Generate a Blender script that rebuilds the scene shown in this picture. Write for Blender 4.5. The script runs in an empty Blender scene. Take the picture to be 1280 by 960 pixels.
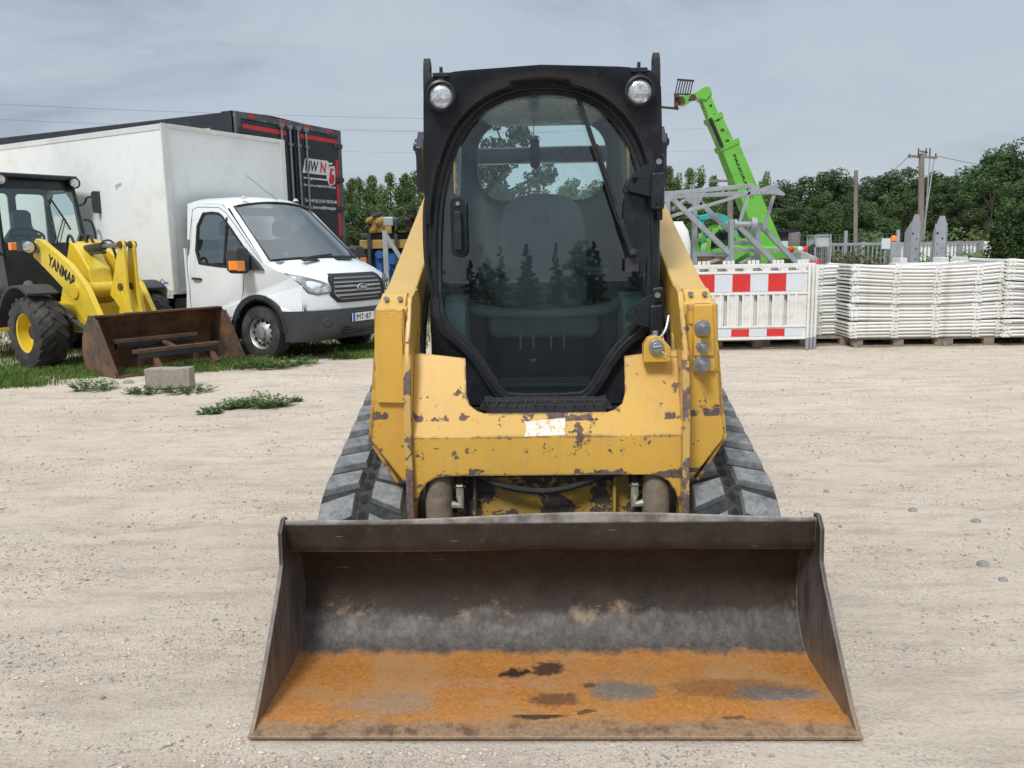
import bpy, math, random
from mathutils import Vector, Matrix, noise, geometry
random.seed(7)
PI = math.pi
scn = bpy.context.scene
col = scn.collection
R = math.radians
# ------------------------------------------------------------------ camera calibration
F = 1050.0; CH = 1.4; PITCH = math.atan(.16); ROLL = R(1.05)
_f = Vector((0, math.cos(PITCH), -math.sin(PITCH))); _r = Vector((1, 0, 0)); _u = Vector((0, math.sin(PITCH), math.cos(PITCH)))
_c, _s = math.cos(ROLL), math.sin(ROLL)
RV = _c * _r - _s * _u; UV = _c * _u + _s * _r
def ray(x, y): return _f + RV * ((x - 640) / F) + UV * ((480 - y) / F)
def at(x, y, Y):
    d = ray(x, y); k = Y / d.y
    return Vector((d.x * k, Y, CH + d.z * k))
def gd(x, y, Z=0.0):
    d = ray(x, y); k = (Z - CH) / d.z
    return Vector((d.x * k, d.y * k, Z))
cam = bpy.data.cameras.new('camera'); co = bpy.data.objects.new('camera', cam); col.objects.link(co)
M = Matrix((RV, UV, -_f)).transposed().to_4x4(); M.translation = Vector((0, 0, CH)); co.matrix_world = M
cam.sensor_width = 36; cam.lens = 36 * F / 1280; cam.clip_end = 2000; cam.clip_start = .05
scn.camera = co
# ------------------------------------------------------------------ material helpers
class NT:
    def __init__(s, name):
        s.m = bpy.data.materials.new(name); s.m.use_nodes = True
        s.t = s.m.node_tree; s.n = s.t.nodes; s.l = s.t.links
        s.b = s.n['Principled BSDF']; s.out = s.n['Material Output']
        s.tc = s.n.new('ShaderNodeTexCoord')
    def lk(s, a, b): s.l.new(a, b)
    def noise(s, scale, detail=4, rough=.6, vec=None, dist=0):
        n = s.n.new('ShaderNodeTexNoise'); n.inputs['Scale'].default_value = scale
        n.inputs['Detail'].default_value = detail; n.inputs['Roughness'].default_value = rough; n.inputs['Distortion'].default_value = dist
        s.lk(vec or s.tc.outputs['Object'], n.inputs['Vector']); return n.outputs['Fac']
    def map(s, scale=(1, 1, 1), rot=(0, 0, 0), loc=(0, 0, 0)):
        n = s.n.new('ShaderNodeMapping'); n.inputs['Scale'].default_value = scale; n.inputs['Rotation'].default_value = rot; n.inputs['Location'].default_value = loc
        s.lk(s.tc.outputs['Object'], n.inputs['Vector']); return n.outputs['Vector']
    def ramp(s, v, a, b, ca=0.0, cb=1.0):
        n = s.n.new('ShaderNodeMapRange'); n.inputs['From Min'].default_value = a; n.inputs['From Max'].default_value = b
        n.inputs['To Min'].default_value = ca; n.inputs['To Max'].default_value = cb; s.lk(v, n.inputs['Value']); return n.outputs['Result']
    def math(s, op, a, b=None, clamp=False):
        n = s.n.new('ShaderNodeMath'); n.operation = op; n.use_clamp = clamp
        for i, v in enumerate((a, b)):
            if v is None: continue
            if isinstance(v, (int, float)): n.inputs[i].default_value = v
            else: s.lk(v, n.inputs[i])
        return n.outputs[0]
    def mix(s, f, a, b):
        n = s.n.new('ShaderNodeMix'); n.data_type = 'RGBA'
        for sock, v in ((n.inputs[0], f), (n.inputs[6], a), (n.inputs[7], b)):
            if isinstance(v, (tuple, list)): sock.default_value = (*v[:3], 1)
            elif isinstance(v, (int, float)): sock.default_value = v
            else: s.lk(v, sock)
        return n.outputs[2]
    def xyz(s):
        n = s.n.new('ShaderNodeSeparateXYZ'); s.lk(s.tc.outputs['Object'], n.inputs[0]); return n.outputs
    def base(s, v):
        if isinstance(v, (tuple, list)): s.b.inputs['Base Color'].default_value = (*v[:3], 1)
        else: s.lk(v, s.b.inputs['Base Color'])
    def rough(s, v):
        if isinstance(v, (int, float)): s.b.inputs['Roughness'].default_value = v
        else: s.lk(v, s.b.inputs['Roughness'])
    def bump(s, h, strength=.3, dist=.01):
        n = s.n.new('ShaderNodeBump'); n.inputs['Strength'].default_value = strength; n.inputs['Distance'].default_value = dist
        s.lk(h, n.inputs['Height']); s.lk(n.outputs[0], s.b.inputs['Normal']); return n
    def edge(s, rad=.006):
        bv = s.n.new('ShaderNodeBevel'); bv.samples = 4; bv.inputs['Radius'].default_value = rad
        g = s.n.new('ShaderNodeNewGeometry'); d = s.n.new('ShaderNodeVectorMath'); d.operation = 'DOT_PRODUCT'
        s.lk(bv.outputs[0], d.inputs[0]); s.lk(g.outputs['Normal'], d.inputs[1])
        return s.ramp(d.outputs['Value'], .995, .88)
def pbr(name, c, rough=.5, metal=0., var=.12, vs=3., bump=.0, bs=60, dirt=None, ds=6., da=.5, spec=.5, coat=0):
    t = NT(name); lo = tuple(x * (1 - var) for x in c); hi = tuple(min(1, x * (1 + var)) for x in c)
    v = t.mix(t.ramp(t.noise(vs, 5, .65), .3, .7), lo, hi)
    if dirt:
        v = t.mix(t.ramp(t.noise(ds, 7, .72), 1 - da - .12, 1 - da + .18, 0, .85), v, dirt)
    t.base(v); t.rough(t.ramp(t.noise(vs * 3, 4), .3, .7, max(0, rough - .1), min(1, rough + .12)))
    t.b.inputs['Metallic'].default_value = metal; t.b.inputs['Specular IOR Level'].default_value = spec
    if coat: t.b.inputs['Coat Weight'].default_value = coat; t.b.inputs['Coat Roughness'].default_value = .08
    if bump: t.bump(t.noise(bs, 5, .7), bump, .004)
    return t.m
def chipped(name, c, chip=(.075, .05, .042), amt=.66, edge=.8, rad=.008, rough=.38, dust=.35):
    t = NT(name)
    n = t.noise(15 if name == 'worn_yellow_paint' else 9, 8, .68, dist=.3); n2 = t.noise(2.2, 4, .6); fine = t.noise(60, 5, .7)
    e = t.edge(rad)
    v = t.math('ADD', t.math('MULTIPLY', n, .75), t.math('MULTIPLY', n2, .25))
    v = t.math('ADD', v, t.math('MULTIPLY', t.math('MULTIPLY', e, t.ramp(t.noise(5, 3), .35, .6)), edge * .13))
    zq = t.xyz()[2]; zz = t.ramp(zq, 1.1, .5, 0, .05)
    if name == 'worn_yellow_paint':
        for za, zb in ((.592, .632), (.80, .842)):
            bandm = t.math('MULTIPLY', t.ramp(zq, za - .006, za), t.ramp(zq, zb, za + .012)); v = t.math('ADD', v, t.math('MULTIPLY', t.math('MULTIPLY', bandm, t.ramp(t.noise(4, 3), .4, .55)), .12))
    v = t.math('ADD', v, zz)
    m = t.ramp(v, amt, amt + .012)
    sp = t.ramp(t.math('ADD', t.noise(38, 2, .5), t.math('MULTIPLY', zz, 1.2)), .765, .785)
    m = t.math('MAXIMUM', m, sp)
    lo = tuple(x * .9 for x in c); hi = tuple(min(1, x * 1.06) for x in c)
    b = t.mix(t.ramp(t.noise(1.7, 5), .3, .7), lo, hi)
    b = t.mix(t.ramp(t.noise(14, 8, .75), .52, .8, 0, dust), b, (.36, .27, .16))
    g = t.n.new('ShaderNodeNewGeometry'); sx = t.n.new('ShaderNodeSeparateXYZ'); t.lk(g.outputs['Normal'], sx.inputs[0])
    b = t.mix(t.ramp(t.noise(8, 7, .75, vec=t.map((3.5, 3.5, .35))), .52, .75, 0, .38), b, (.40, .27, .10))
    b = t.mix(t.ramp(t.noise(120, 4, .8), .6, .75, 0, .25), b, (.30, .2, .09))
    up = t.math('MULTIPLY', t.ramp(sx.outputs[2], .15, .95), t.ramp(t.noise(7, 6, .7), .3, .7, .25, .6))
    b = t.mix(up, b, (.62, .46, .2))
    ch = t.mix(t.ramp(fine, .35, .7), chip, tuple(x * 2.6 for x in chip))
    t.base(t.mix(m, b, ch)); t.rough(t.ramp(m, 0, 1, rough, .8))
    h = t.math('SUBTRACT', t.math('MULTIPLY', fine, .15), m); t.bump(h, .35, .0015)
    return t.m
def glass(name, tint, fac=.1, rough=.01):
    t = NT(name); t.n.remove(t.b)
    tr = t.n.new('ShaderNodeBsdfTransparent'); tr.inputs[0].default_value = (*tint, 1)
    gl = t.n.new('ShaderNodeBsdfGlossy'); gl.inputs['Roughness'].default_value = rough; gl.inputs[0].default_value = (.9, .97, 1, 1)
    lw = t.n.new('ShaderNodeFresnel'); lw.inputs[0].default_value = 1.5
    g = t.n.new('ShaderNodeNewGeometry')
    f = t.math('ADD', lw.outputs[0], fac, True)
    f = t.math('MULTIPLY', f, 1.0)
    mx = t.n.new('ShaderNodeMixShader'); t.lk(f, mx.inputs[0]); t.lk(tr.outputs[0], mx.inputs[1]); t.lk(gl.outputs[0], mx.inputs[2])
    di = t.n.new('ShaderNodeBsdfDiffuse'); di.inputs[0].default_value = (.35, .45, .45, 1)
    m2 = t.n.new('ShaderNodeMixShader')
    sp = t.math('ADD', t.ramp(t.noise(170, 3, .5), .69, .74, 0, .2), t.ramp(t.noise(3, 5), .35, .75, .0, .025), True)
    t.lk(sp, m2.inputs[0]); t.lk(mx.outputs[0], m2.inputs[1]); t.lk(di.outputs[0], m2.inputs[2])
    t.lk(m2.outputs[0], t.out.inputs[0]); return t.m
YEL = (.66, .385, .062); DK = (.013, .016, .022)
m_yel = chipped('yellow_paint', YEL)
m_yel_w = chipped('worn_yellow_paint', YEL, amt=.61, edge=1.9, rad=.014, dust=.6)
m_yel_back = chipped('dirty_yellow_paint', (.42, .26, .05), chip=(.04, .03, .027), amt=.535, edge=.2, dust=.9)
m_edge = chipped('chipped_yellow_edge', (.55, .36, .1), chip=(.09, .06, .055), amt=.525, edge=.0, dust=.6)
m_black = pbr('black_cab_paint', DK, .27, var=.3, dirt=(.05, .055, .06), ds=11, da=.34, spec=.55)
m_rub = pbr('black_rubber', (.012, .012, .013), .6, var=.3, bump=.2, dirt=(.05, .05, .048), ds=14, da=.4)
m_steel = pbr('grey_steel', (.33, .33, .34), .4, .8, dirt=(.12, .1, .08), ds=20, da=.4)
m_bolt = pbr('zinc_bolt', (.42, .43, .44), .35, .9, bump=.1)
m_dust = pbr('dusty_brown_steel', (.24, .19, .14), .85, 0, var=.3, bump=.5, bs=80, dirt=(.05, .04, .035), ds=9, da=.42)
m_lens = pbr('lamp_lens', (.62, .64, .66), .12, .5, var=.5, vs=70, spec=.8, coat=1)
m_glass = glass('cab_glass', (.80, .92, .91), .05)
m_clear = glass('rear_glass', (.88, .97, .97), .02)
m_int = pbr('interior_plastic', (.17, .21, .215), .6)
m_intl = pbr('interior_foam', (.36, .50, .50), .8, bump=.2)
m_intdk = pbr('dark_interior_plastic', (.02, .024, .026), .45)
m_seat = pbr('seat_vinyl', (.20, .24, .25), .5, bump=.15)
m_dark = pbr('dark_void', (.008, .008, .009), .8)
m_white = pbr('white_paint', (.76, .80, .82), .28, var=.03, vs=1, spec=.5, coat=.4, dirt=(.5, .49, .45), ds=5, da=.28)
m_box = pbr('white_box_panel', (.78, .81, .80), .45, var=.025, vs=.8, dirt=(.6, .6, .55), ds=2.3, da=.36)
t = NT('white_plastic'); oi = t.n.new('ShaderNodeObjectInfo'); c = t.mix(t.ramp(t.noise(2.5, 5), .3, .7), (.74, .74, .70), (.84, .84, .82)); c = t.mix(t.ramp(t.noise(6, 8, .75), .52, .72, 0, .65), c, (.45, .41, .33))
hs = t.n.new('ShaderNodeHueSaturation'); t.lk(t.ramp(oi.outputs['Random'], 0, 1, .84, 1.04), hs.inputs['Value']); t.lk(c, hs.inputs['Color']); t.base(hs.outputs[0]); t.rough(.5); m_plw = t.m
m_red = pbr('red_reflective', (.62, .03, .03), .4, dirt=(.5, .1, .08), ds=8, da=.35)
m_wref = pbr('white_reflective', (.62, .67, .72), .4, var=.05)
m_grm = pbr('galvanised_steel', (.38, .41, .43), .5, .35, var=.2, vs=6, dirt=(.25, .265, .28), ds=12, da=.42)
m_green = pbr('green_paint', (.15, .46, .055), .4, var=.1, dirt=(.1, .3, .04), ds=4, da=.35, coat=.3)
m_teal = pbr('teal_paint', (.03, .4, .38), .4, dirt=(.1, .25, .22), ds=4, da=.4)
m_wood = pbr('weathered_wood', (.25, .21, .16), .85, var=.3, vs=8, bump=.4, dirt=(.1, .085, .07), ds=7, da=.42)
m_pole = pbr('pole_wood', (.19, .17, .15), .85, var=.2)
m_conc = pbr('concrete', (.34, .31, .27), .9, var=.2, vs=9, bump=.6, dirt=(.2, .17, .13), ds=8, da=.45)
m_ly = pbr('lemon_yellow_paint', (.72, .53, .04), .38, var=.08, dirt=(.3, .22, .06), ds=7, da=.33, coat=.2)
m_charc = pbr('charcoal_plastic', (.035, .037, .042), .55, var=.1, dirt=(.09, .088, .082), ds=5, da=.36)
m_tyre = pbr('tyre_rubber', (.025, .025, .026), .8, var=.2, bump=.3, dirt=(.12, .11, .095), ds=5, da=.42)
m_orange = pbr('orange_lens', (.9, .25, .02), .25, coat=1)
m_blue = pbr('blue_paint', (.015, .11, .36), .5, dirt=(.05, .06, .08), ds=5, da=.45)
m_tarp = pbr('dark_tarpaulin', (.022, .026, .034), .45, var=.2, vs=2, bump=.3, bs=3, dirt=(.06, .065, .07), ds=3, da=.35)
m_door = pbr('dark_blue_panel', (.022, .03, .042), .4, var=.15, dirt=(.05, .055, .06), ds=4, da=.38)
m_rustd = pbr('rusty_dark_steel', (.07, .045, .035), .75, var=.4, vs=7, bump=.4, dirt=(.19, .085, .035), ds=6, da=.48)
m_rustp = pbr('rusty_bucket_outside', (.03, .035, .04), .6, var=.4, bump=.3, dirt=(.26, .14, .06), ds=2.2, da=.5)
m_txtk = pbr('black_letter', (.01, .01, .01), .5); m_txtw = pbr('white_letter', (.75, .75, .74), .5); m_txtr = pbr('red_letter', (.7, .02, .04), .5)
m_txtb = pbr('blue_letter', (.02, .12, .5), .5); m_txtbr = pbr('brown_letter', (.3, .03, .03), .5)
# ------------------------------------------------------------------ mesh helpers
OFF = {}
def root_of(o):
    while o.parent: o = o.parent
    return o
class MB:
    def __init__(s): s.v = []; s.f = []
    def add(s, vs, fs):
        k = len(s.v); s.v += [tuple(v) for v in vs]; s.f += [tuple(i + k for i in f) for f in fs]; return s
    def box(s, x0, x1, y0, y1, z0, z1):
        vs = [(x, y, z) for z in (z0, z1) for y in (y0, y1) for x in (x0, x1)]
        return s.add(vs, [(0, 2, 3, 1), (4, 5, 7, 6), (0, 1, 5, 4), (2, 6, 7, 3), (0, 4, 6, 2), (1, 3, 7, 5)])
    def hexa(s, a, b):     # two quads (4 pts each)
        return s.add(list(a) + list(b), [(3, 2, 1, 0), (4, 5, 6, 7), (0, 1, 5, 4), (1, 2, 6, 5), (2, 3, 7, 6), (3, 0, 4, 7)])
    def bar(s, p, q, w, h=None, up=(0, 0, 1)):
        h = h or w; p, q = Vector(p), Vector(q); d = (q - p).normalized(); up = Vector(up)
        if abs(d.dot(up)) > .98: up = Vector((1, 0, 0)) if abs(d.x) < .9 else Vector((0, 1, 0))
        a = d.cross(up).normalized() * w / 2; b = a.cross(d).normalized() * h / 2
        return s.hexa([p - a - b, p + a - b, p + a + b, p - a + b], [q - a - b, q + a - b, q + a + b, q - a + b])
    def tube(s, pts, r, n=10, cap=True, closed=False):
        pts = [Vector(p) for p in pts]; m = len(pts); rings = []; a = None
        for i, p in enumerate(pts):
            if closed: d = pts[(i + 1) % m] - pts[i - 1]
            else: d = pts[min(i + 1, m - 1)] - pts[max(i - 1, 0)]
            d.normalize()
            if a is None:
                a = d.cross(Vector((0, 0, 1)))
                if a.length < .1: a = d.cross(Vector((1, 0, 0)))
            a = (a - d * a.dot(d)).normalized(); b = d.cross(a)
            rr = r[i] if isinstance(r, (list, tuple)) else r
            rings.append([p + (a * math.cos(t) + b * math.sin(t)) * rr for t in [2 * PI * k / n for k in range(n)]])
        return s.loft(rings, True, cap and not closed, closed)
    def loft(s, rings, ring_closed=True, cap=True, closed=False):
        n = len(rings[0]); m = len(rings); k = len(s.v)
        for r in rings: s.v += [tuple(p) for p in r]
        for i in range(m if closed else m - 1):
            j = (i + 1) % m
            for q in range(n if ring_closed else n - 1):
                w = (q + 1) % n
                s.f.append((k + i * n + q, k + i * n + w, k + j * n + w, k + j * n + q))
        if cap: s.f.append(tuple(k + q for q in reversed(range(n)))); s.f.append(tuple(k + (m - 1) * n + q for q in range(n)))
        return s
    def cyl(s, p, q, r, r2=None, n=16): return s.tube([p, q], [r, r if r2 is None else r2], n)
    def lathe(s, prof, c, ax, n=24, closed=True):   # prof [(r, t)] about axis ax from c
        ax = Vector(ax).normalized(); c = Vector(c)
        a = ax.cross(Vector((0, 0, 1)));
        if a.length < .1: a = ax.cross(Vector((1, 0, 0)))
        a.normalize(); b = ax.cross(a)
        rings = [[c + ax * t + (a * math.cos(k) + b * math.sin(k)) * r for k in [2 * PI * i / n for i in range(n)]] for r, t in prof]
        return s.loft(rings, True, False, False)
    def plate(s, outer, holes, t, fn):
        loops = [[Vector((u, v, 0)) for u, v in outer]] + [[Vector((u, v, 0)) for u, v in h] for h in holes]
        tri = geometry.tessellate_polygon(loops); flat = [p for l in loops for p in l]; n = len(flat); k = len(s.v)
        for w in (0, t): s.v += [tuple(fn(p.x, p.y, w)) for p in flat]
        for a, b, c in tri: s.f.append((k + a, k + b, k + c)); s.f.append((k + n + c, k + n + b, k + n + a))
        o = 0
        for l in loops:
            L = len(l)
            for i in range(L):
                j = (i + 1) % L; s.f.append((k + o + i, k + o + j, k + n + o + j, k + n + o + i))
            o += L
        return s
    def build(s, name, m, parent=None, smooth=35, bevel=0, seg=2, fix=True):
        me = bpy.data.meshes.new(name)
        off = OFF.get(root_of(parent).name if parent else '', (0, 0, 0))
        me.from_pydata([(v[0] + off[0], v[1] + off[1], v[2] + off[2]) for v in s.v], [], s.f)
        if fix:
            import bmesh
            bm = bmesh.new(); bm.from_mesh(me); bmesh.ops.remove_doubles(bm, verts=bm.verts, dist=.00002)
            bmesh.ops.recalc_face_normals(bm, faces=bm.faces); bm.to_mesh(me); bm.free()
        me.materials.append(m)
        if smooth:
            me.polygons.foreach_set('use_smooth', [True] * len(me.polygons)); me.set_sharp_from_angle(angle=R(smooth))
        o = bpy.data.objects.new(name, me); col.objects.link(o); o.parent = parent
        if bevel:
            b = o.modifiers.new('bevel', 'BEVEL'); b.width = bevel; b.segments = seg; b.limit_method = 'ANGLE'; b.angle_limit = R(32)
            b.harden_normals = bool(smooth)
        return o
def tag(o, label=None, cat=None, group=None, kind=None):
    if label: o['label'] = label
    if cat: o['category'] = cat
    if group: o['group'] = group
    if kind: o['kind'] = kind
    return o
def empty(name, loc, rz, label, cat, group=None, off=None):
    o = bpy.data.objects.new(name, None); col.objects.link(o); o.location = loc; o.rotation_euler = (0, 0, rz); o.empty_display_size = .1
    tag(o, label, cat, group)
    if off: OFF[o.name] = off
    return o
def copy_tree(o, parent=None):
    c = o.copy(); col.objects.link(c); c.parent = parent
    for ch in list(o.children): copy_tree(ch, c)
    return c
def text(body, mat, parent, origin, right, up, width=None, height=None, name='lettering', shear=0, bold=0, align='CENTER'):
    cu = bpy.data.curves.new('t', 'FONT'); cu.body = body; cu.size = 1; cu.extrude = .01; cu.shear = shear; cu.offset = bold; cu.align_x = 'LEFT'
    ob = bpy.data.objects.new('t', cu); col.objects.link(ob); bpy.context.view_layer.update()
    me = bpy.data.meshes.new_from_object(ob); bpy.data.objects.remove(ob)
    xs = [v.co.x for v in me.vertices]; ys = [v.co.y for v in me.vertices]
    x0, x1, y0, y1 = min(xs), max(xs), min(ys), max(ys)
    sx = width / (x1 - x0) if width else height / (y1 - y0); sy = height / (y1 - y0) if height else sx
    ri, up = Vector(right).normalized(), Vector(up).normalized(); nn = ri.cross(up); off = Vector(OFF.get(root_of(parent).name, (0, 0, 0)))
    for v in me.vertices:
        v.co = Vector(origin) + off + ri * (v.co.x - (x0 + x1) / 2) * sx + up * (v.co.y - (y0 + y1) / 2) * sy + nn * (.002 if v.co.z > 0 else .0005)
    me.materials.append(mat); o = bpy.data.objects.new(name, me); col.objects.link(o); o.parent = parent; return o
def resample(pts, n):
    pts = [Vector((*p, 0)) for p in pts]; m = len(pts); seg = [(pts[(i + 1) % m] - pts[i]).length for i in range(m)]; L = sum(seg); out = []
    for k in range(n):
        t = L * k / n; i = 0
        while t > seg[i]: t -= seg[i]; i += 1
        p = pts[i].lerp(pts[(i + 1) % m], t / seg[i]); out.append((p.x, p.y))
    return out
def chaikin(pts, it=1, closed=True):
    for _ in range(it):
        out = []; m = len(pts)
        for i in range(m if closed else m - 1):
            a, b = pts[i], pts[(i + 1) % m]
            out += [tuple(a[k] * .75 + b[k] * .25 for k in range(len(a))), tuple(a[k] * .25 + b[k] * .75 for k in range(len(a)))]
        if not closed: out = [pts[0]] + out[1:-1] + [pts[-1]]
        pts = out
    return pts
def offset(pts, d):
    n = len(pts); out = []
    A = sum(pts[i][0] * pts[(i + 1) % n][1] - pts[(i + 1) % n][0] * pts[i][1] for i in range(n)); sg = 1 if A > 0 else -1
    for i in range(n):
        a, b, c = Vector(pts[i - 1]), Vector(pts[i]), Vector(pts[(i + 1) % n])
        d1 = (b - a).normalized(); d2 = (c - b).normalized(); nn = Vector((d1.y + d2.y, -d1.x - d2.x))
        if nn.length < 1e-6: nn = Vector((d1.y, -d1.x))
        nn.normalize(); k = 1 / max(.5, nn.dot(Vector((d1.y, -d1.x)))); out.append(tuple(b + nn * d * k * sg))
    return out
def rrect(x0, x1, y0, y1, r, n=4):
    out = []
    for cx, cy, a in ((x1 - r, y0 + r, -90), (x1 - r, y1 - r, 0), (x0 + r, y1 - r, 90), (x0 + r, y0 + r, 180)):
        for k in range(n + 1): t = R(a + 90 * k / n); out.append((cx + r * math.cos(t), cy + r * math.sin(t)))
    return out
def circ(cx, cy, r, n=16): return [(cx + r * math.cos(2 * PI * i / n), cy + r * math.sin(2 * PI * i / n)) for i in range(n)]
XZ = lambda y0: (lambda u, v, w: (u, y0 + w, v))
def YZ(x0): return lambda u, v, w: (x0 + w, u, v)
def mirx(pts): return [(-x, z) for x, z in reversed(pts)]
# ================================================================== TRACK LOADER
TH = R(1.9)
L = empty('compact_track_loader', (0.022 + 3.6 * math.sin(TH), 3.6 * math.cos(TH), 0), -TH,
          'yellow compact track loader with black cab and wide empty bucket lowered on the gravel', 'track loader', off=(0, -3.6, 0))
# --- bucket
def bucket_mat():
    t = NT('worn_bucket_steel'); x, y, z = t.xyz(); y = t.math('ADD', y, 3.6)
    n1 = t.noise(3.1, 6, .62, dist=.4); n2 = t.noise(11, 8, .7); n3 = t.noise(70, 6, .75); st = t.noise(9, 6, .7, vec=t.map((6, 6, .9)))
    dark = t.mix(t.ramp(n2, .3, .7), (.013, .0085, .006), (.050, .033, .024))
    dark = t.mix(t.ramp(t.noise(26, 9, .8), .6, .78, 0, .7), dark, (.24, .18, .12))
    wn_ = t.n.new('ShaderNodeTexNoise'); wn_.inputs['Scale'].default_value = 8; wn_.inputs['Detail'].default_value = 6; wn_.inputs['Roughness'].default_value = .7; t.lk(t.tc.outputs['Object'], wn_.inputs['Vector'])
    wc = t.n.new('ShaderNodeSeparateColor'); t.lk(wn_.outputs['Color'], wc.inputs[0])
    x = t.math('ADD', x, t.math('MULTIPLY', t.math('SUBTRACT', wc.outputs[0], .5), .22)); yq = y; y = t.math('ADD', y, t.math('MULTIPLY', t.math('SUBTRACT', wc.outputs[1], .5), .10))
    grey = t.mix(t.ramp(st, .3, .7), (.045, .037, .031), (.135, .122, .112))
    grey = t.mix(t.ramp(n2, .45, .7, 0, .6), grey, (.05, .038, .03)); grey = t.mix(t.ramp(t.noise(120, 5, .8), .6, .75, 0, .7), grey, (.27, .25, .23))
    org = t.mix(t.ramp(n3, .25, .75), (.27, .105, .022), (.60, .26, .06))
    org = t.mix(t.ramp(t.noise(2.4, 8, .72, dist=.6), .46, .62, 0, .75), org, (.40, .235, .11))
    org = t.mix(t.ramp(t.noise(22, 9, .8), .56, .72, 0, .75), org, (.13, .075, .04)); org = t.mix(t.ramp(t.noise(9, 8, .8, vec=t.map((.5, 2.2, 1))), .60, .70, 0, .6), org, (.30, .25, .2))
    lipc = t.mix(t.ramp(n3, .3, .7), (.17, .11, .06), (.36, .26, .17)); lipc = t.mix(t.ramp(n2, .5, .62), lipc, (.09, .06, .045))
    zw = t.math('ADD', z, t.math('MULTIPLY', t.math('SUBTRACT', t.noise(5.5, 8, .7, vec=t.map((1, 1, .15))), .5), .20))
    c = t.mix(t.ramp(zw, .118, .14), grey, dark)
    tan = t.math('MULTIPLY', t.ramp(zw, .10, .125), t.ramp(zw, .17, .14)); c = t.mix(t.math('MULTIPLY', tan, t.ramp(t.noise(7, 7, .75), .54, .64, 0, .75)), c, (.30, .22, .15))
    ow = t.math('ADD', z, t.math('MULTIPLY', t.math('SUBTRACT', n2, .5), .035))
    c = t.mix(t.math('MULTIPLY', t.ramp(z, .37, .40), t.ramp(z, .418, .410)), c, t.mix(t.ramp(n2, .35, .6), (.09, .07, .06), (.23, .19, .165)))  # lighter band along the fold ridge, its highlight put into the colour
    c = t.mix(t.ramp(t.noise(150, 5, .85), .60, .70, 0, .55), c, (.20, .15, .11))
    c = t.mix(t.ramp(t.noise(40, 3, .6, vec=t.map((.25, 1, 3), (0, R(25), 0))), .70, .74, 0, .5), c, (.30, .24, .19))
    c = t.mix(t.math('MULTIPLY', t.ramp(z, .508, .516), t.ramp(t.noise(14, 5), .35, .6, .3, .9)), c, (.40, .385, .37))  # bright line on the top rim edge, a highlight painted in
    c = t.mix(t.ramp(ow, .036, .026), c, org)
    fl = t.ramp(z, .06, .05)
    # lip strip
    yw = t.math('ADD', y, t.math('MULTIPLY', t.math('SUBTRACT', n2, .5), .03))
    c = t.mix(t.math('MULTIPLY', t.math('MULTIPLY', fl, t.ramp(yw, 2.31, 2.27)), .85), c, lipc)
    def spot(cx, cy, rx, ry, cc, k=1):
        nonlocal c
        a = t.math('MULTIPLY', t.math('SUBTRACT', x, cx), 1 / rx); b = t.math('MULTIPLY', t.math('SUBTRACT', y, cy), 1 / ry)
        d = t.math('ADD', t.math('MULTIPLY', a, a), t.math('MULTIPLY', b, b))
        d = t.math('ADD', d, t.math('MULTIPLY', t.math('SUBTRACT', n3, .5), 1.6))
        c = t.mix(t.math('MULTIPLY', t.math('MULTIPLY', t.ramp(d, 1.5, .55), fl), k), c, t.mix(t.ramp(n3, .3, .7), tuple(q * .75 for q in cc), tuple(q * 1.35 for q in cc)))
    spot(-.115, 2.59, .05, .028, (.035, .02, .014)); spot(-.012, 2.62, .05, .045, (.03, .018, .012), .9)
    spot(.0, 2.42, .075, .035, (.10, .05, .03), .8); spot(-.02, 2.32, .08, .018, (.03, .018, .012), .9)
    spot(.22, 2.47, .1, .06, (.15, .145, .13), .85); spot(.69, 2.46, .13, .04, (.17, .17, .165), .9); spot(.60, 2.49, .2, .06, (.12, .06, .03), .5)
    spot(-.5, 2.40, .16, .06, (.26, .2, .15), .5); spot(.12, 2.50, .03, .015, (.06, .03, .02), .8); spot(.1, 2.35, .03, .012, (.06, .03, .02), .8)
    spot(.55, 2.30, .03, .012, (.06, .03, .02), .7); spot(-.2, 2.52, .35, .03, (.4, .2, .1), .5)
    e = t.math('MULTIPLY', t.edge(.005), t.ramp(n2, .35, .6)); c = t.mix(t.math('MULTIPLY', e, .8), c, (.42, .37, .33))
    t.base(c); t.rough(t.ramp(n2, .3, .7, .42, .75)); t.b.inputs['Metallic'].default_value = .12
    t.bump(t.math('ADD', n3, t.math('MULTIPLY', n1, 2)), .35, .003); return t.m
m_bkt = bucket_mat()
def side_mat():
    t = NT('scuffed_side_steel'); n2 = t.noise(7, 8, .7); z = t.xyz()[2]
    c = t.mix(t.ramp(t.noise(5, 6, .7, vec=t.map((1, 5, 1), (R(60), 0, 0))), .3, .7), (.06, .05, .045), (.19, .17, .155))
    c = t.mix(t.ramp(t.math('ADD', z, t.math('MULTIPLY', n2, .2)), .25, .12, 0, .6), c, (.3, .2, .12))
    c = t.mix(t.ramp(n2, .6, .7, 0, .8), c, (.04, .028, .022)); c = t.mix(t.ramp(z, .34, .42), c, (.05, .04, .033))
    e = t.edge(.006); c = t.mix(t.math('MULTIPLY', e, .7), c, (.34, .3, .27)); t.base(c); t.rough(.55); t.b.inputs['Metallic'].default_value = .2
    t.bump(t.noise(60, 5), .3, .003); return t.m
m_side = side_mat()
prof = [(2.24, .004), (2.30, .016), (2.46, .018), (2.60, .019), (2.68, .022), (2.735, .042), (2.78, .085), (2.815, .145), (2.83, .21), (2.825, .28), (2.80, .345), (2.765, .385), (2.72, .405), (2.672, .412), (2.664, .418), (2.660, .445), (2.652, .525)]
XB = .872; nx = 60
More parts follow.
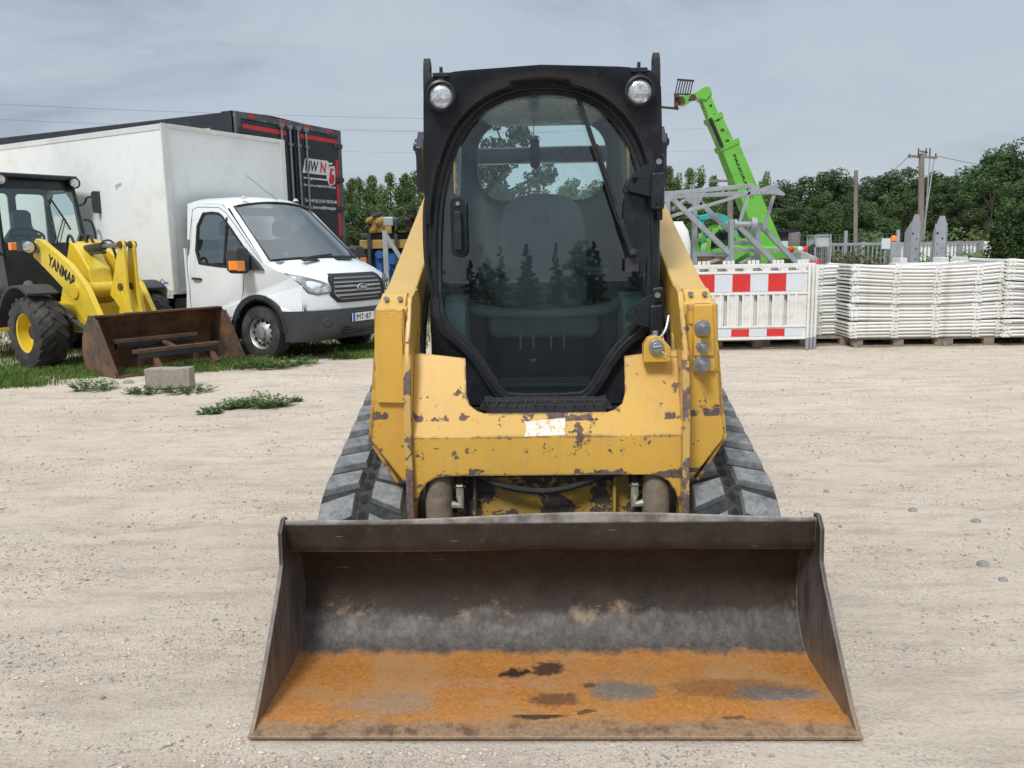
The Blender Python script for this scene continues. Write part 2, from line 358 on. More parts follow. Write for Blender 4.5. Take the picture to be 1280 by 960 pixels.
def bend(x, z):          # dent / sag of the top rim
    return .006 * math.sin(x * 4.2 + .6) * max(0, (z - .3) / .22) + .010 * math.exp(-((x + .02) / .07) ** 2) * (1 if .38 < z < .5 else 0) - .012 * math.exp(-((x - .05) / .5) ** 2) * max(0, (z - .42) / .1) * -1
rings = []
po = offset([(a, b) for a, b in prof] + [(3.0, .6), (3.0, -.4)], .0)
def outp(i):             # outward (back) offset of the profile
    a = Vector(prof[max(i - 1, 0)]); b = Vector(prof[min(i + 1, len(prof) - 1)]); d = (b - a).normalized(); return Vector(prof[i]) + Vector((d.y, -d.x)) * (.012 if i else .003)
for k in range(nx + 1):
    x = -XB + 2 * XB * k / nx
    inn = [(x, p[0], p[1] + bend(x, p[1])) for p in prof]; out = [(x, outp(i).x, max(outp(i).y, .0015) + bend(x, prof[i][1])) for i in range(len(prof))]
    rings.append(inn + out[::-1])
bk = MB().loft(rings).build('bucket', m_bkt, L, smooth=50); 
sp_ = [(2.245, .0), (2.70, .0), (2.79, .05), (2.84, .14), (2.855, .24), (2.83, .35), (2.76, .42), (2.70, .44), (2.685, .53), (2.65, .533), (2.612, .50), (2.606, .39), (2.57, .34), (2.43, .19), (2.3, .06), (2.235, .012)]
for sg in (-1, 1):
    x0 = XB if sg > 0 else -XB - .014
    MB().plate(sp_, [], .014, YZ(x0)).build('side_plate', m_side, bk, bevel=.003)
w = MB().tube([(-.86, 2.24 + .005, .016), (.86, 2.245, .016)], .004, 6)
MB().plate([(-.886, 2.226), (.886, 2.226), (.886, 2.325), (-.886, 2.325)], [], .011, lambda u, v, w: (u, v, .0155 + w - (.011 if v < 2.25 else 0))).build('cutting_edge', m_bkt, bk, bevel=.003)
mb = MB(); mb.box(-.5, .5, 2.845, 2.86, .06, .42)
for x in (-.44, .44): mb.box(x - .02, x + .02, 2.84, 2.95, .05, .42)
mb.build('coupler_bracket', m_rustd, bk, bevel=.004)
# --- rear coupler plate (between the arms behind the bucket)
fn = lambda u, v, w: (u, 3.02 + w + (v - .5) * .1, v)
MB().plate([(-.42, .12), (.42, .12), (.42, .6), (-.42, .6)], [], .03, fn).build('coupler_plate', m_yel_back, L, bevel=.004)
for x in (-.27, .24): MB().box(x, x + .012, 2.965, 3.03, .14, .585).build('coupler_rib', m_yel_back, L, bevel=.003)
for x, a in ((-.395, 1), (.395, -1)):
    c = MB().tube([(x, 3.0, .12), (x, 2.955, .5), (x, 2.99, .66)], [.05, .05, .045], 24).build('tilt_cylinder', m_dust, L)
    h = MB().tube([(x + a * .075, 3.0, .72), (x + a * .077, 2.97, .55)], .019, 12).build('hose_end', m_rub, L)
    MB().tube([(x + a * .077, 2.97, .552), (x + a * .077, 2.965, .543)], .021, 6).tube([(x + a * .077, 2.965, .545), (x + a * .077, 2.962, .51)], .015, 6).tube([(x + a * .077, 2.962, .512), (x + a * .08, 2.955, .478), (x + a * .045, 2.955, .485)], .016, 8).build('fitting', pbr('pale_fitting', (.45, .43, .36), .45, .5), h)
MB().tube(chaikin([(-.28, 2.97, .605), (-.2, 2.945, .565), (-.06, 2.935, .535), (.06, 2.935, .54), (.2, 2.95, .585), (.28, 2.97, .6)], 2, False), .0125, 10).build('hydraulic_hose', m_rub, L)
MB().cyl((-.27, 2.975, .592), (.27, 2.975, .592), .011, n=10).build('cross_bar', m_rub, L)
# --- front cross member between the arms
ysl = lambda z: 2.905 + max(0, z - .745) * .42
fn = lambda u, v, w: (u, ysl(v) + w, v)
up = [(-.479, .745), (.479, .745), (.477, 1.035), (.285, 1.012), (.283, .885), (.272, .85), (.245, .83), (.22, .822), (-.22, .822), (-.245, .83), (-.272, .85), (-.285, .885), (-.29, 1.012), (-.477, 1.035)]
lo = [(-.479, .745)] + [(-.479, .44), (-.472, .44), (-.468, .50), (-.455, .545), (-.43, .58), (-.4, .598), (-.36, .604), (.36, .604), (.4, .598), (.43, .58), (.455, .545), (.468, .50), (.472, .44), (.479, .44), (.479, .745)]
cm = MB().plate(up, [], .014, fn).plate(lo, [], .014, fn)
cm.build('cross_member', m_yel_w, L, smooth=15)
st = NT('torn_white_sticker'); n = st.noise(40, 6, .7); st.base(st.mix(st.ramp(n, .54, .57), (.74, .73, .68), (.66, .45, .15))); st.rough(.6)
MB().plate([(-.078, .746), (.066, .750), (.068, .807), (-.078, .795), (-.07, .77)], [], .002, lambda u, v, w: (u, ysl(v) - .0025 + w, v)).build('sticker', st.m, L, smooth=0)
# --- lift arms
arm_side = [(4.66, 1.76), (4.40, 1.665), (3.30, 1.275), (3.10, 1.225), (3.0, 1.20), (3.0, 1.155), (3.12, 1.115), (3.40, 1.05), (4.45, 1.42), (4.72, 1.55)]
for s in (-1, 1):
    X = lambda x: s * x
    a = MB().plate(arm_side, [], .165, (lambda u, v, w: (s * (.492 + w * .71), u, v))).build('lift_arm', m_yel, L, bevel=.018, seg=3)
    # inner flange plate with the chipped front edge
    fl = [(3.12, 1.255), (3.04, 1.235), (2.93, 1.06), (2.885, .86), (2.875, .42), (3.03, .42), (3.10, .62), (3.16, .95), (3.24, 1.2), (3.20, 1.26)]
    hole = [(3.08, .96), (3.11, 1.04), (3.15, 1.13), (3.17, 1.08), (3.14, .98)]
    MB().plate(fl, [hole], .02, (lambda u, v, w: (s * (.478 + w), u, v))).build('flange', m_yel_w, a, bevel=.003)
    edge = [(2.926, 1.04), (2.883, .862), (2.872, .42)]
    e = MB(); e.loft([[(s * .4755, p[0], p[1]), (s * .501, p[0], p[1]), (s * .501, p[0] + .012, p[1]), (s * .4755, p[0] + .012, p[1])] for p in edge]); e.build('worn_edge', m_edge, a, bevel=.003)
    # outer lower plate
    ol = [(.50, 1.20), (.605, 1.20), (.612, 1.02), (.622, .88), (.64, .72), (.53, .565), (.50, .565), (.50, .6)]
    mm = MB().plate([(s * p[0], p[1]) for p in ol], [], .03, lambda u, v, w: (u, 2.985 + w - (v - .56) * .03, v))
    mm.build('outer_plate', m_yel_w, a, bevel=.004)
    ed = [(.600, 1.13), (.615, 1.02), (.628, .88), (.647, .72), (.549, .556)]
    MB().loft([[(s * (p[0] - .004), 3.0, p[1]), (s * (p[0] + .008), 3.0, p[1] - .006), (s * (p[0] + .008), 3.16, p[1] - .006), (s * (p[0] - .004), 3.16, p[1])] for p in ed]).build('side_skirt', m_yel_w, a, bevel=.003)
    if s < 0:
        MB().plate([(-.506, .865), (-.52, .862), (-.603, .865), (-.612, .875), (-.606, 1.0), (-.588, 1.165), (-.578, 1.185), (-.53, 1.19), (-.508, 1.17)], [], .05, lambda u, v, w: (u, 2.965 + w + (1.19 - v) * -.03, v)).build('cover_plate', m_yel, a, bevel=.012, seg=3)
    else:
        MB().plate([(.519, .965), (.597, .965), (.600, .98), (.585, 1.20), (.52, 1.20)], [], .09, lambda u, v, w: (u, 2.95 + w, v)).build('valve_block', m_yel, a, bevel=.006)
        MB().box(.521, .590, 2.940, 2.952, 1.02, 1.083).build('block_band', m_yel, a, bevel=.002)
        for z, r in ((1.118, .025), (1.052, .019), (.99, .026)):
            b = MB().tube([(.548, 2.955, z), (.548, 2.93, z)], r, 6); b.cyl((.548, 2.935, z), (.548, 2.905, z), r * .72); b.cyl((.548, 2.905, z), (.548, 2.88, z), r * .55); b.cyl((.548, 2.945, z), (.548, 2.938, z), r * 1.15)
            b.build('hydraulic_coupler', m_bolt, a, bevel=.001)
    MB().plate([(s * x, z) for x, z in ((.50, 1.195), (.598, 1.195), (.594, 1.25), (.50, 1.25))], [], .05, lambda u, v, w: (u, 3.0 + w + (v - 1.195) * 1.3, v)).build('bolted_strap', m_yel, a, bevel=.006)
    for x in (.522, .572): MB().cyl((s * x, 3.07, 1.23), (s * x, 3.02, 1.233), .0085, n=10).build('bolt', m_bolt, a)
    # rear pivots
    MB().plate([(4.45, 1.70), (4.75, 1.70), (4.78, 1.9), (4.70, 2.02), (4.55, 2.02), (4.45, 1.93)], [], .03, (lambda u, v, w: (s * (.615 + w), u, v))).build('pivot_plate', m_black, a, bevel=.005)
    p = MB().cyl((s * .60, 4.62, 1.95), (s * .668, 4.62, 1.95), .045).cyl((s * .60, 4.60, 1.79), (s * .668, 4.60, 1.79), .04).cyl((s * .66, 4.62, 1.95), (s * .68, 4.62, 1.95), .02); p.build('pivot_pin', m_black, a, bevel=.003)
    # link + upright at rear
    MB().bar((s * .50, 4.62, .9), (s * .54, 4.62, 1.95), .10, .16).build('rear_post', m_yel, L, bevel=.01)
    MB().bar((s * .50, 3.9, .75), (s * .50, 4.45, 1.6), .07, .07).build('lift_cylinder', m_rub, L)
    MB().tube(chaikin([(s * .475, 3.35, .85), (s * .49, 3.3, 1.0), (s * .485, 3.5, 1.25), (s * .48, 4.1, 1.55), (s * .49, 4.5, 1.75)], 2, False), .014, 8).build('arm_hose', m_rub, L)
MB().box(-.56, .56, 4.66, 4.74, 1.86, 1.945).build('arm_cross_tube', m_black, L, bevel=.01)
# keeper bracket with cap on the right
b = MB().plate([(.345, 1.0), (.44, 1.0), (.44, 1.05), (.41, 1.085), (.385, 1.095), (.36, 1.085), (.345, 1.06)], [], .05, XZ(2.94)).build('cap_bracket', m_yel, L, bevel=.004)
MB().cyl((.388, 2.945, 1.055), (.388, 2.925, 1.055), .026).cyl((.388, 2.93, 1.055), (.388, 2.915, 1.055), .017).bar((.372, 2.912, 1.055), (.404, 2.912, 1.06), .006).cyl((.388, 2.97, 1.09), (.388, 2.97, 1.108), .01).build('cap', m_bolt, b, bevel=.002)
MB().tube(chaikin([(.40, 2.96, 1.08), (.425, 2.96, 1.11), (.437, 2.98, 1.16)], 2, False), .005, 8).tube(chaikin([(.405, 2.92, 1.04), (.43, 2.91, 1.02), (.46, 2.93, 1.02)], 2, False), .002, 6).build('wire', m_bolt, b)
# --- undercarriage and tracks
def track_path():
    cs = [((3.135, .262), .262), ((4.62, .262), .262), ((4.22, .53), .27)]      # front idler, rear idler, sprocket
    # convex hull of circles by sampling
    pts = []
    for (cy, cz), r in cs: pts += [(cy + r * math.cos(2 * PI * k / 90), cz + r * math.sin(2 * PI * k / 90)) for k in range(90)]
    pts = sorted(set(pts))
    def cr(o, a, b): return (a[0] - o[0]) * (b[1] - o[1]) - (a[1] - o[1]) * (b[0] - o[0])
    lo_, up_ = [], []
    for p in pts:
        while len(lo_) > 1 and cr(lo_[-2], lo_[-1], p) <= 0: lo_.pop()
        lo_.append(p)
    for p in reversed(pts):
        while len(up_) > 1 and cr(up_[-2], up_[-1], p) <= 0: up_.pop()
        up_.append(p)
    return lo_[:-1] + up_[:-1]
tp = resample(track_path(), 168)
def tframe(u, h):
    n = len(tp); u = u % n; i = int(u); f = u - i; a = Vector(tp[i]); b = Vector(tp[(i + 1) % n]); p = a.lerp(b, f)
    a2 = Vector(tp[(i - 2) % n]); b2 = Vector(tp[(i + 3) % n]); d = (b2 - a2).normalized(); return p + Vector((d.y, -d.x)) * h
t = NT('dusty_track_rubber'); n1 = t.noise(16, 8, .75); n2 = t.noise(90, 4, .7)
c = t.mix(t.ramp(n1, .3, .6), (.06, .066, .07), (.25, .26, .265)); t.base(t.mix(t.ramp(n2, .5, .75, 0, .5), c, (.32, .33, .32))); t.rough(.85); t.bump(n2, .5, .004); m_lug = t.m
t = NT('dark_track_belt'); n1 = t.noise(30, 6, .7); t.base(t.mix(t.ramp(n1, .4, .65), (.014, .015, .017), (.05, .052, .053))); t.rough(.8); t.bump(n1, .6, .006); m_belt = t.m
for s in (-1, 1):
    xs = [s * .515, s * .84]
    n = len(tp); rings = []
    for i in range(n):
        p = tframe(i, 0); q = tframe(i, -.03)
        rings.append([(xs[0], p.x, p.y), (xs[1], p.x, p.y), (xs[1], q.x, q.y), (xs[0], q.x, q.y)])
    tr = MB().loft(rings, True, False, True).build('track', m_belt, L, smooth=40)
    NL = 30; step = n / NL; mb = MB()
    for k in range(NL):
        for (xa, xb, sk) in ((.53, .655, .34), (.705, .838, -.34)):
            u0 = k * step + (.0 if xa < .6 else .12 * step); L0 = .70 * step
            def P(x, du, h):
                skew = sk * (x - xa) / (xb - xa) * step * (-1); p = tframe(u0 + du + skew, h); return (s * x, p.x, p.y)
            grid = [[P(xa + (xb - xa) * a, L0 * b, 0) for a in (0, 1)] for b in (0, 1)]
            m = 4; ringsl = []
            for b in range(m + 1):
                f = b / m; ins = .06 if b in (0, m) else 0
                ringsl.append([P(xa, L0 * f, -.001), P(xb, L0 * f, -.001), P(xb - .007, L0 * (f if 0 < b < m else (.07 if b == 0 else .93)), .027), P(xa + .007, L0 * (f if 0 < b < m else (.07 if b == 0 else .93)), .027)])
            mb.loft(ringsl)
    mb.build('tread', m_lug, tr, bevel=.004, smooth=40)
    mb = MB()
    for k in range(NL * 2):
        u = k * step / 2
        ringsl = [[(lambda p, x: (s * x, p.x, p.y))(tframe(u + step * .25 + .5 * step * .32 * math.sin(a), .003), .68 + .013 * math.cos(a)) for a in [2 * PI * q / 8 for q in range(8)]]]
        kk = len(mb.v); mb.v += ringsl[0]; mb.f.append(tuple(range(kk, kk + 8)))
    mb.build('drive_hole', m_dark, tr, smooth=0, fix=False)
    f = MB().box(min(s * .56, s * .8), max(s * .56, s * .8), 3.15, 4.6, .16, .4).build('track_frame', m_black, L, bevel=.01)
    mb = MB()
    for y, z, r in ((3.135, .262, .225), (4.62, .262, .225), (4.22, .53, .235)): mb.lathe([(.03, -.11), (r, -.11), (r, -.05), (r * .8, -.04), (r * .8, .04), (r, .05), (r, .11), (.03, .11)], (s * .678, y, z), (1, 0, 0), 32)
    for k in range(4): mb.lathe([(.02, -.09), (.1, -.09), (.1, .09), (.02, .09)], (s * .678, 3.45 + k * .28, .135), (1, 0, 0), 20)
    mb.build('roller', m_black, f)
# --- chassis, rear body
MB().box(-.47, .47, 3.2, 4.5, .22, .78).build('chassis', m_dark, L, bevel=.02)
rb = MB().hexa([(-.46, 4.48, .45), (.46, 4.48, .45), (.46, 4.48, 1.52), (-.46, 4.48, 1.52)], [(-.46, 5.3, .5), (.46, 5.3, .5), (.46, 5.15, 1.42), (-.46, 5.15, 1.42)]).build('engine_cover', m_yel, L, bevel=.03, seg=3)
MB().box(-.36, .36, 5.23, 5.31, .62, 1.3).build('rear_grille', m_black, rb, bevel=.01)
# --- cab
gl = [(.135, .832), (.165, .85), (.205, .91), (.235, .965), (.295, 1.045), (.375, 1.105), (.400, 1.18), (.400, 1.4), (.383, 1.6), (.347, 1.73), (.31, 1.81), (.255, 1.885), (.2, 1.93), (.11, 1.967), (0, 1.977)]
gl = gl + mirx(gl[:-1]); gl = chaikin(gl, 1)
outer = [(-.45, .785), (.45, .785), (.449, 1.6), (.434, 1.98), (.41, 2.02), (.3, 2.035), (0, 2.045), (-.3, 2.035), (-.41, 2.02), (-.434, 1.98), (-.449, 1.6)]
front = MB().plate(outer, [offset(gl, .03)], .05, XZ(3.30)).build('cab_front', m_black, L, bevel=.006)
# visor hood around the arch
arch = [(.425, 1.50), (.415, 1.62), (.375, 1.765), (.32, 1.865), (.235, 1.945), (.13, 1.99), (0, 2.003)]; arch = arch + mirx(arch[:-1]); arch = chaikin(arch, 2, False)
top = [(.448, 1.50), (.443, 1.7), (.434, 1.92), (.430, 1.985), (.408, 2.025), (.3, 2.042), (0, 2.056)]; top = top + mirx(top[:-1])
def openres(p, n):
    V = [Vector(q) for q in p]; sg = [(V[i + 1] - V[i]).length for i in range(len(V) - 1)]; T = sum(sg); out = []
    for k in range(n):
        t_ = T * k / (n - 1); i = 0
        while i < len(sg) - 1 and t_ > sg[i]: t_ -= sg[i]; i += 1
        out.append(tuple(V[i].lerp(V[i + 1], min(1, t_ / sg[i]))))
    return out
A = openres(arch, 49); B = openres(top, 49); hood = lambda z: 3.235 - .06 * max(0, min(1, (z - 1.5) / .55))
mb = MB(); mb.loft([[(a[0] * .97, 3.30, a[1] - .012), (a[0], hood(a[1]) + .012, a[1]), (a[0] * .55 + b[0] * .45, hood(b[1]), a[1] * .55 + b[1] * .45), (b[0], hood(b[1]) - .004, b[1]), (b[0], 3.34, b[1] + .002)] for a, b in zip(A, B)], False, False)
mb.build('visor_hood', m_black, front, smooth=50)
# door: frame ring, gasket, pane
g2 = offset(gl, .034); n = len(gl)
def ring(o, i, y0, y1):
    m = MB(); m.loft([[(a[0], y0, a[1]) for a in o], [(a[0], y0, a[1]) for a in i], [(a[0], y1, a[1]) for a in i], [(a[0], y1, a[1]) for a in o]], True, False, True); return m
door = ring(offset(gl, .043), offset(gl, .012), 3.262, 3.30).build('door', m_black, L, bevel=.006, smooth=60)
ring(offset(gl, .016), offset(gl, -.004), 3.272, 3.3).build('gasket', m_rub, door, smooth=60, bevel=.004)
mb = MB(); kk = [(p[0], 3.288 + (p[1] - .83) * .018, p[1]) for p in offset(gl, .0)]
tri = geometry.tessellate_polygon([[Vector((p[0], p[2], 0)) for p in kk]]); mb.add(kk, tri); mb.build('pane', m_glass, door, smooth=0)
hd = MB().plate(rrect(-.352, -.292, 1.375, 1.60, .028, 5), [], .03, XZ(3.24)).build('door_handle', m_black, door, bevel=.008)
MB().box(-.337, -.307, 3.20, 3.215, 1.40, 1.545).box(-.334, -.31, 3.21, 3.245, 1.40, 1.43).box(-.334, -.31, 3.21, 3.245, 1.52, 1.545).build('grip', m_rub, hd, bevel=.006)
MB().cyl((-.322, 3.245, 1.575), (-.322, 3.23, 1.575), .008, n=10).build('bolt', m_bolt, hd)
MB().plate(chaikin([(.30, 1.62), (.395, 1.615), (.398, 1.3), (.36, 1.29), (.31, 1.35)], 2), [], .004, XZ(3.272)).build('latch_panel', m_black, door)
for z in (1.655, 1.165):
    h = MB().plate(chaikin([(.31, z - .025), (.33, z + .01), (.37, z + .04), (.43, z + .065), (.455, z + .06), (.455, z - .07), (.40, z - .07), (.35, z - .055), (.32, z - .05)], 2), [circ(.343, z - .01, .012, 10)], .03, XZ(3.215)).build('hinge', m_black, door, bevel=.006)
    MB().cyl((.428, 3.215, z + .055), (.428, 3.195, z + .055), .011, n=8).cyl((.425, 3.215, z - .1), (.425, 3.2, z - .1), .010, n=8).build('bolt', m_bolt, h)
    MB().box(.40, .452, 3.2, 3.25, z - .12, z + .02).box(.408, .455, 3.21, 3.25, z + .02, z + .085).build('hinge_block', m_black, h, bevel=.012)
wp = MB().bar((.325, 3.215, 1.40), (.20, 3.225, 1.78), .014, .012).bar((.335, 3.215, 1.37), (.29, 3.215, 1.50), .028, .02).build('wiper', m_rub, door, bevel=.002)
MB().bar((.308, 3.24, 1.44), (.137, 3.258, 1.95), .010, .018).bar((.31, 3.232, 1.44), (.139, 3.25, 1.95), .016, .006).build('blade', m_rub, wp)
MB().cyl((.335, 3.27, 1.385), (.335, 3.20, 1.385), .012, n=10).box(.31, .36, 3.235, 3.27, 1.31, 1.36).build('wiper_pivot', m_charc, wp)
MB().tube(chaikin([(-.43, 3.27, 1.62), (-.448, 3.25, 1.58), (-.452, 3.25, 1.35), (-.43, 3.27, 1.22), (-.425, 3.29, 1.19)], 2, False), .011, 8).build('washer_tube', m_rub, front)
for x, z in ((-.43, 1.66), (-.425, 1.165)): MB().cyl((x, 3.30, z), (x, 3.285, z), .011, n=10).build('bolt', m_bolt, front)
for x in (-.364, .350):
    l = MB().lathe([(.0, .045), (.03, .045), (.052, .03), (.056, 0), (.054, -.018), (.046, -.02), (.045, -.006), (0, -.006)], (x, 3.155, 1.952), (0, 1, 0), 28).build('work_light', m_black, front)
    MB().lathe([(0, -.016), (.02, -.015), (.035, -.011), (.0455, -.004)], (x, 3.155, 1.952), (0, 1, 0), 24).build('lens', m_lens, l)
    MB().box(x - .012, x + .012, 3.165, 3.19, 1.995, 2.03).box(x - .03, x + .03, 3.16, 3.2, 2.02, 2.036).cyl((x, 3.178, 2.03), (x, 3.178, 2.058), .007, n=8).build('light_bracket', m_black, l, bevel=.003)
# roof
roof = MB().loft([[(-.43, 3.22, 2.0), (-.40, 3.22, 2.03), (-.2, 3.22, 2.046), (0, 3.22, 2.052), (.2, 3.22, 2.046), (.40, 3.22, 2.03), (.43, 3.22, 2.0)], [(-.44, 4.45, 2.02), (-.41, 4.45, 2.06), (-.2, 4.45, 2.07), (0, 4.45, 2.075), (.2, 4.45, 2.07), (.41, 4.45, 2.06), (.44, 4.45, 2.02)]]).build('roof', m_black, L, bevel=.012)
for s in (-1, 1):
    MB().plate(chaikin([(3.36, 1.91), (3.34, 2.06), (3.35, 2.125), (3.39, 2.135), (3.44, 2.11), (3.46, 1.93)], 1), [circ(3.385, 2.09, .016, 10)], .022, (lambda u, v, w: (s * (.434 + w + (v - 1.9) * -.03), u, v))).build('lifting_eye', m_rub, roof, smooth=20)
# cab side walls, rear wall with window
rw = chaikin(rrect(-.325, .335, 1.645, 2.035, .14, 4), 1)
MB().plate([(-.45, .78), (.45, .78), (.42, 2.03), (-.42, 2.03)], [rw], .04, XZ(4.42)).build('rear_wall', m_int, L)
ring([(p[0], p[1]) for p in offset(rw, .02)], rw, 4.40, 4.425).build('rear_gasket', m_rub, L, smooth=60)
mb = MB(); tri = geometry.tessellate_polygon([[Vector((p[0], p[1], 0)) for p in rw]]); mb.add([(p[0], 4.44, p[1]) for p in rw], tri); mb.build('rear_window', m_clear, L, smooth=0)
for s in (-1, 1):
    holes = [rrect(3.50, 4.25, 1.66, 1.97, .08)]
    w_ = MB().plate([(3.35, .78), (4.42, .78), (4.42, 2.03), (3.35, 2.03)], holes, .025, (lambda u, v, w: (s * (.405 + w - max(0, v - 1.6) * .05), u, v))).build('cab_side', m_int, L)
    mb = MB()
    for k in range(14): mb.cyl((s * .435, 3.52 + k * .055, 1.67), (s * .435, 3.52 + k * .055, 1.96), .004, n=6)
    for k in range(6): mb.cyl((s * .435, 3.5, 1.68 + k * .054), (s * .435, 4.25, 1.68 + k * .054), .004, n=6)
    mb.build('side_mesh', m_black, w_)
    MB().plate(chaikin([(3.40, .95), (3.75, .95), (3.75, 1.17), (3.68, 1.215), (3.45, 1.215), (3.40, 1.17)], 2), [], .09, (lambda u, v, w: (s * (.32 + w), u, v))).build('side_pad', m_intl, L, bevel=.02, seg=3)
MB().box(-.44, .44, 3.36, 4.44, .78, .80).build('cab_floor', m_intdk, L)
mb = MB().box(-.21, .21, 3.37, 3.9, .80, .806)
for k in range(6): mb.box(-.2, .2, 3.42 + k * .075, 3.45 + k * .075, .806, .83)
mb.build('floor_mat', m_int, L, bevel=.004)
for x in (-.26, .26): MB().box(x - .05, x + .05, 3.50, 3.62, .84, .86).bar((x, 3.56, .84), (x, 3.64, .80), .03).build('pedal', m_charc, L, bevel=.005)
for x in (-.10, .03): MB().box(x - .004, x + .004, 3.545, 3.55, .98, 1.10).box(x + .05, x + .058, 3.545, 3.55, .98, 1.10).box(x - .004, x + .058, 3.545, 3.55, 1.096, 1.102).build('seat_rail', m_seat, L)
MB().box(-.06, -.035, 3.535, 3.545, .93, .94).build('yellow_tag', m_yel, L)
sb = chaikin([(-.2, 1.1), (-.21, 1.3), (-.2, 1.52), (-.16, 1.62), (-.08, 1.655), (.08, 1.655), (.16, 1.62), (.2, 1.52), (.21, 1.3), (.2, 1.1)], 2)
seat = MB().plate(sb, [], .11, lambda u, v, w: (u, 3.95 + w + (v - 1.1) * .14 + abs(u) * -.1, v)).build('seat', m_seat, L, bevel=.03, seg=4)
MB().plate(rrect(-.05, .035, 1.505, 1.565, .012), [], .008, lambda u, v, w: (u, 3.99 + w, v)).build('seat_badge', m_int, seat, bevel=.002)
text('CAT', m_seat, seat, (-.007, 3.986, 1.535), (1, 0, 0), (0, 0, 1), width=.06, height=.03)
MB().loft([[(x * 1.0, y, z) for x, z in rrect(-.24, .24, 1.02, 1.14, .05)] for y in (3.60, 3.66, 3.95)]).build('seat_cushion', m_seat, seat, bevel=.02)
MB().box(-.2, .2, 3.78, 4.2, .80, 1.03).build('seat_base', m_intdk, seat, bevel=.02)
MB().tube(chaikin([(-.34, 3.95, 1.2), (-.33, 3.55, 1.17), (-.2, 3.44, 1.14), (.2, 3.44, 1.14), (.33, 3.55, 1.17), (.34, 3.95, 1.2)], 2, False), .024, 12).build('lap_bar', m_seat, L)
for s in (-1, 1):
    MB().box(min(s * .24, s * .40), max(s * .24, s * .40), 3.62, 4.2, .8, 1.18).build('console', m_intdk, L, bevel=.03)
    j = MB().lathe([(.075, 0), (.07, .02), (.06, .022), (.062, .04), (.05, .043), (.052, .06), (.04, .063), (.04, .075), (.015, .08), (.013, .14), (0, .14)], (s * .30, 3.7, 1.18), (0, 0, 1), 20).build('joystick', m_rub, L)
    MB().tube(chaikin([(s * .30, 3.7, 1.30), (s * .30, 3.69, 1.36), (s * .27, 3.66, 1.42)], 1, False), [.014, .02, .024, .02], 12).build('grip', m_rub, j)
    MB().bar((s * .28, 3.72, 1.29), (s * .16, 4.0, 1.31), .06, .035).build('armrest', m_seat, L, bevel=.012)
cyl_tag = MB().tube([(-.03, 4.2, 2.03), (-.035, 4.2, 1.96), (-.03, 4.2, 1.93)], .002, 6).build('cord', m_rub, L)
MB().loft([[(-.03 + math.cos(a) * .022 * k, 4.2 + math.sin(a) * .012 * k, z) for a in [2 * PI * q / 12 for q in range(12)]] for z, k in ((1.93, .3), (1.92, 1), (1.80, 1.05), (1.785, .4))]).build('air_freshener', m_rub, cyl_tag)
# step
stp = MB().box(-.262, .262, 3.17, 3.31, .765, .79).build('step', m_black, L, bevel=.006)
mb = MB().box(-.255, .255, 3.165, 3.30, .79, .797)
for k in range(13): mb.box(-.222 + k * .037 - .004, -.222 + k * .037 + .004, 3.15, 3.30, .797, .822)
mb.box(-.23, .23, 3.15, 3.156, .775, .815)
for yy in (3.2, 3.25, 3.29): mb.box(-.24, .24, yy, yy + .006, .797, .825)
mb.build('step_tread', m_charc, stp, bevel=.0015)

# ================================================================== GROUND
def gz(x, y):
    if y < 0 or abs(x) > 16 or y > 22: return 0
    fade = min(1, (22 - y) / 6) * min(1, max(0, (16 - abs(x)) / 4)) * min(1, y)
    v = noise.fractal(Vector((x * .35, y * .9, 3)), 1, 2, 4) * .016 + noise.fractal(Vector((x * 1.3, y * 4.5, 8)), .8, 2, 4) * .008
    v += noise.fractal(Vector((x * 7, y * 9, 1)), .8, 2, 3) * .0035
    pad = 0
    if 2.0 < y < 5 and abs(x - .1) < 1.1: pad = 1
    return v * fade * (1 - .75 * pad) - .004
xs = [-900, -300, -120, -60, -35, -24] + [-18 + k * .5 for k in range(17)] + [-9.5 + k * .055 for k in range(346)] + [10 + k * .5 for k in range(17)] + [24, 35, 60, 120, 300, 900]
ys = [-900, -200, -60, -20, -8, -2, 0]; yv = .7
while yv < 24: ys.append(yv); yv *= 1.0125
ys += [25, 28, 34, 45, 70, 120, 300, 900]
vs = [(x, y, gz(x, y)) for y in ys for x in xs]; W_ = len(xs)
fs = [(j * W_ + i, j * W_ + i + 1, (j + 1) * W_ + i + 1, (j + 1) * W_ + i) for j in range(len(ys) - 1) for i in range(W_ - 1)]
t = NT('pale_gravel')
big = t.noise(.7, 5, .6, vec=t.map((.45, 1.3, 1), (0, 0, R(-4)))); mid = t.noise(4.5, 8, .72, vec=t.map((.35, 1.2, 1), (0, 0, R(6)))); fine = t.noise(60, 6, .75); vf = t.noise(230, 3, .7)
vo = t.n.new('ShaderNodeTexVoronoi'); vo.inputs['Scale'].default_value = 75; t.lk(t.tc.outputs['Object'], vo.inputs['Vector'])
vcol = t.n.new('ShaderNodeSeparateColor'); t.lk(vo.outputs['Color'], vcol.inputs[0])
c = t.mix(t.ramp(big, .35, .65), (.69, .60, .49), (.60, .52, .425))
c = t.mix(t.ramp(mid, .48, .68, 0, .8), c, (.42, .35, .28))
c = t.mix(t.ramp(t.noise(1.6, 6, .65), .5, .66, 0, .6), c, (.68, .60, .49))
stone = t.math('MULTIPLY', t.ramp(vo.outputs['Distance'], .42, .30), t.ramp(t.noise(2.3, 6, .7), .42, .6))
c = t.mix(t.math('MULTIPLY', stone, .55), c, t.mix(vcol.outputs[0], (.30, .27, .25), (.66, .60, .53)))
c = t.mix(t.ramp(fine, .5, .75, 0, .45), c, (.25, .2, .155)); c = t.mix(t.ramp(vf, .55, .75, 0, .35), c, (.68, .6, .5))
